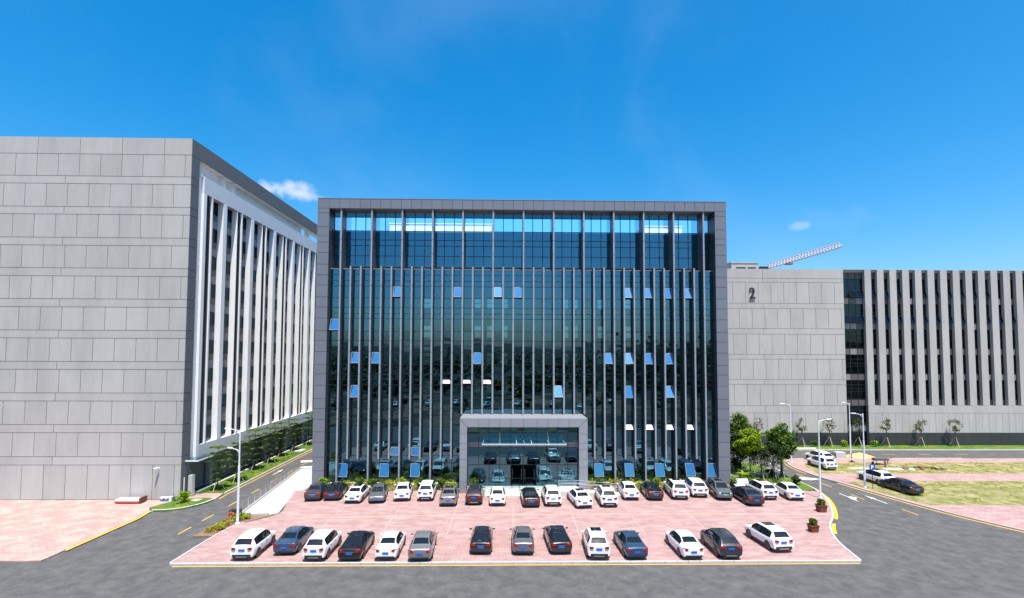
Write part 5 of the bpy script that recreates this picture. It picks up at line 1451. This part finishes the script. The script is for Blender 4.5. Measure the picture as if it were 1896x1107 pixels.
# island clutter
sp = MB(); n = 26
rr = random.Random(5)
for j in range(6):
    q = 1 - j / 5
    for i in range(n):
        a = 2 * math.pi * i / n; r_ = 2.0 * q * (1 + .10 * math.sin(3 * a + 1) + rr.uniform(-.04, .04))
        sp.v.append((r_ * 1.2 * math.cos(a), r_ * .7 * math.sin(a), .80 * (1 - q) ** .85 + rr.uniform(-.02, .02)))
for j in range(5):
    for i in range(n): sp.f.append((j * n + i, j * n + (i + 1) % n, (j + 1) * n + (i + 1) % n, (j + 1) * n + i))
so = obj('sand_heap', mesh('sand_heap', sp.v, sp.f, 'sand', True), None, (54.6, 16.3, Z)); tag(so, 'heap of yellow sand on the road before the far lawn', 'sand heap')
cp = empty('striped_post', (50.9, 12.75, 0)); tag(cp, 'red and white striped post on a dark foot on the grass pavers', 'post')
MB().box(-.28, .28, -.28, .28, 0, .10).local('foot', 'trim_black', cp)
for k in range(5): MB().tube((0, 0, .1 + .22 * k), (0, 0, .32 + .22 * k), .11 - .008 * k, n=10).local('band', 'red_paint' if k % 2 == 0 else 'sign_white', cp)
cp = empty('striped_post', (53.0, 8.9, 0)); tag(cp, 'dull red short post beside the parking sign lamp', 'post')
for k in range(3): MB().tube((0, 0, .3 * k), (0, 0, .3 + .3 * k), .12, n=10).local('band', 'red_paint' if k % 2 == 0 else 'spandrel', cp)
bx = empty('tool_cart', (53.6, 10.9, 0)); tag(bx, 'dark wheeled tool cart on the grass pavers', 'cart')
box('tray', 52.8, 54.8, 10.5, 11.3, .62, .95, 'spandrel', bx)
for x in (53.0, 54.6):
    for y in (10.55, 11.2): box('leg', x - .03, x + .03, y - .03, y + .03, .12, .62, 'mullion', bx)
for y in (10.5, 11.3): MB().tube((52.95, y - .04, .18), (52.95, y + .04, .18), .18, n=12).build('wheel', 'tyre', bx)
MB().tube((54.8, 10.6, .9), (55.5, 10.6, 1.1), .03).build('handle', 'mullion', bx)
cr = empty('crate', (51.1, 15.9, Z)); tag(cr, 'pale crate on the road between the lamp and the sand heap', 'crate')
box('body', 50.4, 51.9, 15.5, 16.3, Z, .85, 'kerb', cr); box('dark_side', 49.95, 50.38, 15.5, 16.2, Z, .7, 'spandrel', cr)
rr = random.Random(9); rb = MB()
for k in range(26):
    x, y = 54.5 + rr.uniform(0, 6), 8.0 + rr.uniform(-.8, 1.0); s_ = rr.uniform(.1, .36); b = len(rb.v)
    rb.v += [(x + sx * s_ * rr.uniform(.7, 1.2), y + sy * s_ * rr.uniform(.6, 1.1), .012 + sz * s_ * .8 * rr.uniform(.7, 1.1)) for sx in (-1, 1) for sy in (-1, 1) for sz in (0, 1)]
    rb.f += [tuple(b + i for i in q) for q in CUBE_F]
tag(rb.build('rubble', 'soil'), kind='stuff')

# ------------------------------------------------------------------ across the road, mirrored in the glass
ORD = ('first', 'second', 'third', 'fourth', 'fifth', 'sixth', 'seventh', 'eighth', 'ninth')
OG = 'roadside trees mirrored in the glass'
for i, (x, y, h) in enumerate(((-38, -50, 6), (-24, -51, 6.5), (-10, -50, 5.5), (4, -52, 6.5), (20, -50, 6), (35, -51, 6.5), (52, -50, 6))):
    broad_tree(x, y, h, 1.5, 1.7, 'leaf_dark', 500 + i, ORD[i] + ' roadside tree from the left, seen only mirrored in the glass', n=16, size=.24, per=30, stake=False, name='roadside_tree', group=OG)
def wood(seed, x0, x1, y0, y1, n, h0, h1):
    r = random.Random(seed); cl = []
    for k in range(n):
        x, y, h = r.uniform(x0, x1), r.uniform(y0, y1), r.uniform(h0, h1)
        for q in range(3): cl.append(((x + r.uniform(-2, 2), y + r.uniform(-2, 2), h * r.uniform(.35, .8)), (h * .32, h * .32, h * .3), 16))
    o = leaves('far_wood', cl, 1.0, 'leaf_dark', None, (0, 0, -.2), seed=seed, aspect=.8); tag(o, kind='stuff')
wood(601, -160, 160, -175, -120, 190, 4, 9)
wood(602, 55, 230, -235, -180, 160, 12, 28)
wood(603, -260, 60, -300, -240, 160, 10, 20)
for i in range(9):
    r = random.Random(700 + i); x, y = -60 + 16 * i + r.uniform(-4, 4), -62 + r.uniform(-8, 6)
    s_ = r.uniform(1.4, 2.6); mb = MB(); n = 14
    for j in range(4):
        q = 1 - j / 3
        for k in range(n):
            a = 2 * math.pi * k / n; mb.v.append((s_ * 2.2 * q * math.cos(a) * r.uniform(.85, 1.1), s_ * 1.4 * q * math.sin(a) * r.uniform(.85, 1.1), s_ * .55 * (1 - q)))
    for j in range(3):
        for k in range(n): mb.f.append((j * n + k, j * n + (k + 1) % n, (j + 1) * n + (k + 1) % n, (j + 1) * n + k))
    o = obj('soil_mound', mesh('soil_mound', mb.v, mb.f, 'soil', True), None, (x, y, -.1)); tag(o, ORD[i] + ' brown soil mound from the left, mirrored in the glass', 'soil mound', 'soil mounds mirrored in the glass')
for i in range(8):
    make_car(ORD[i] + ' white car from the left across the road, seen only mirrored in the glass', 'suv' if i % 2 else 'sedan', 'paint_white', -34 + 9.5 * i, -92 + (i % 3) * 2, R(10 * (i % 5)), group='cars across the road mirrored in the glass')
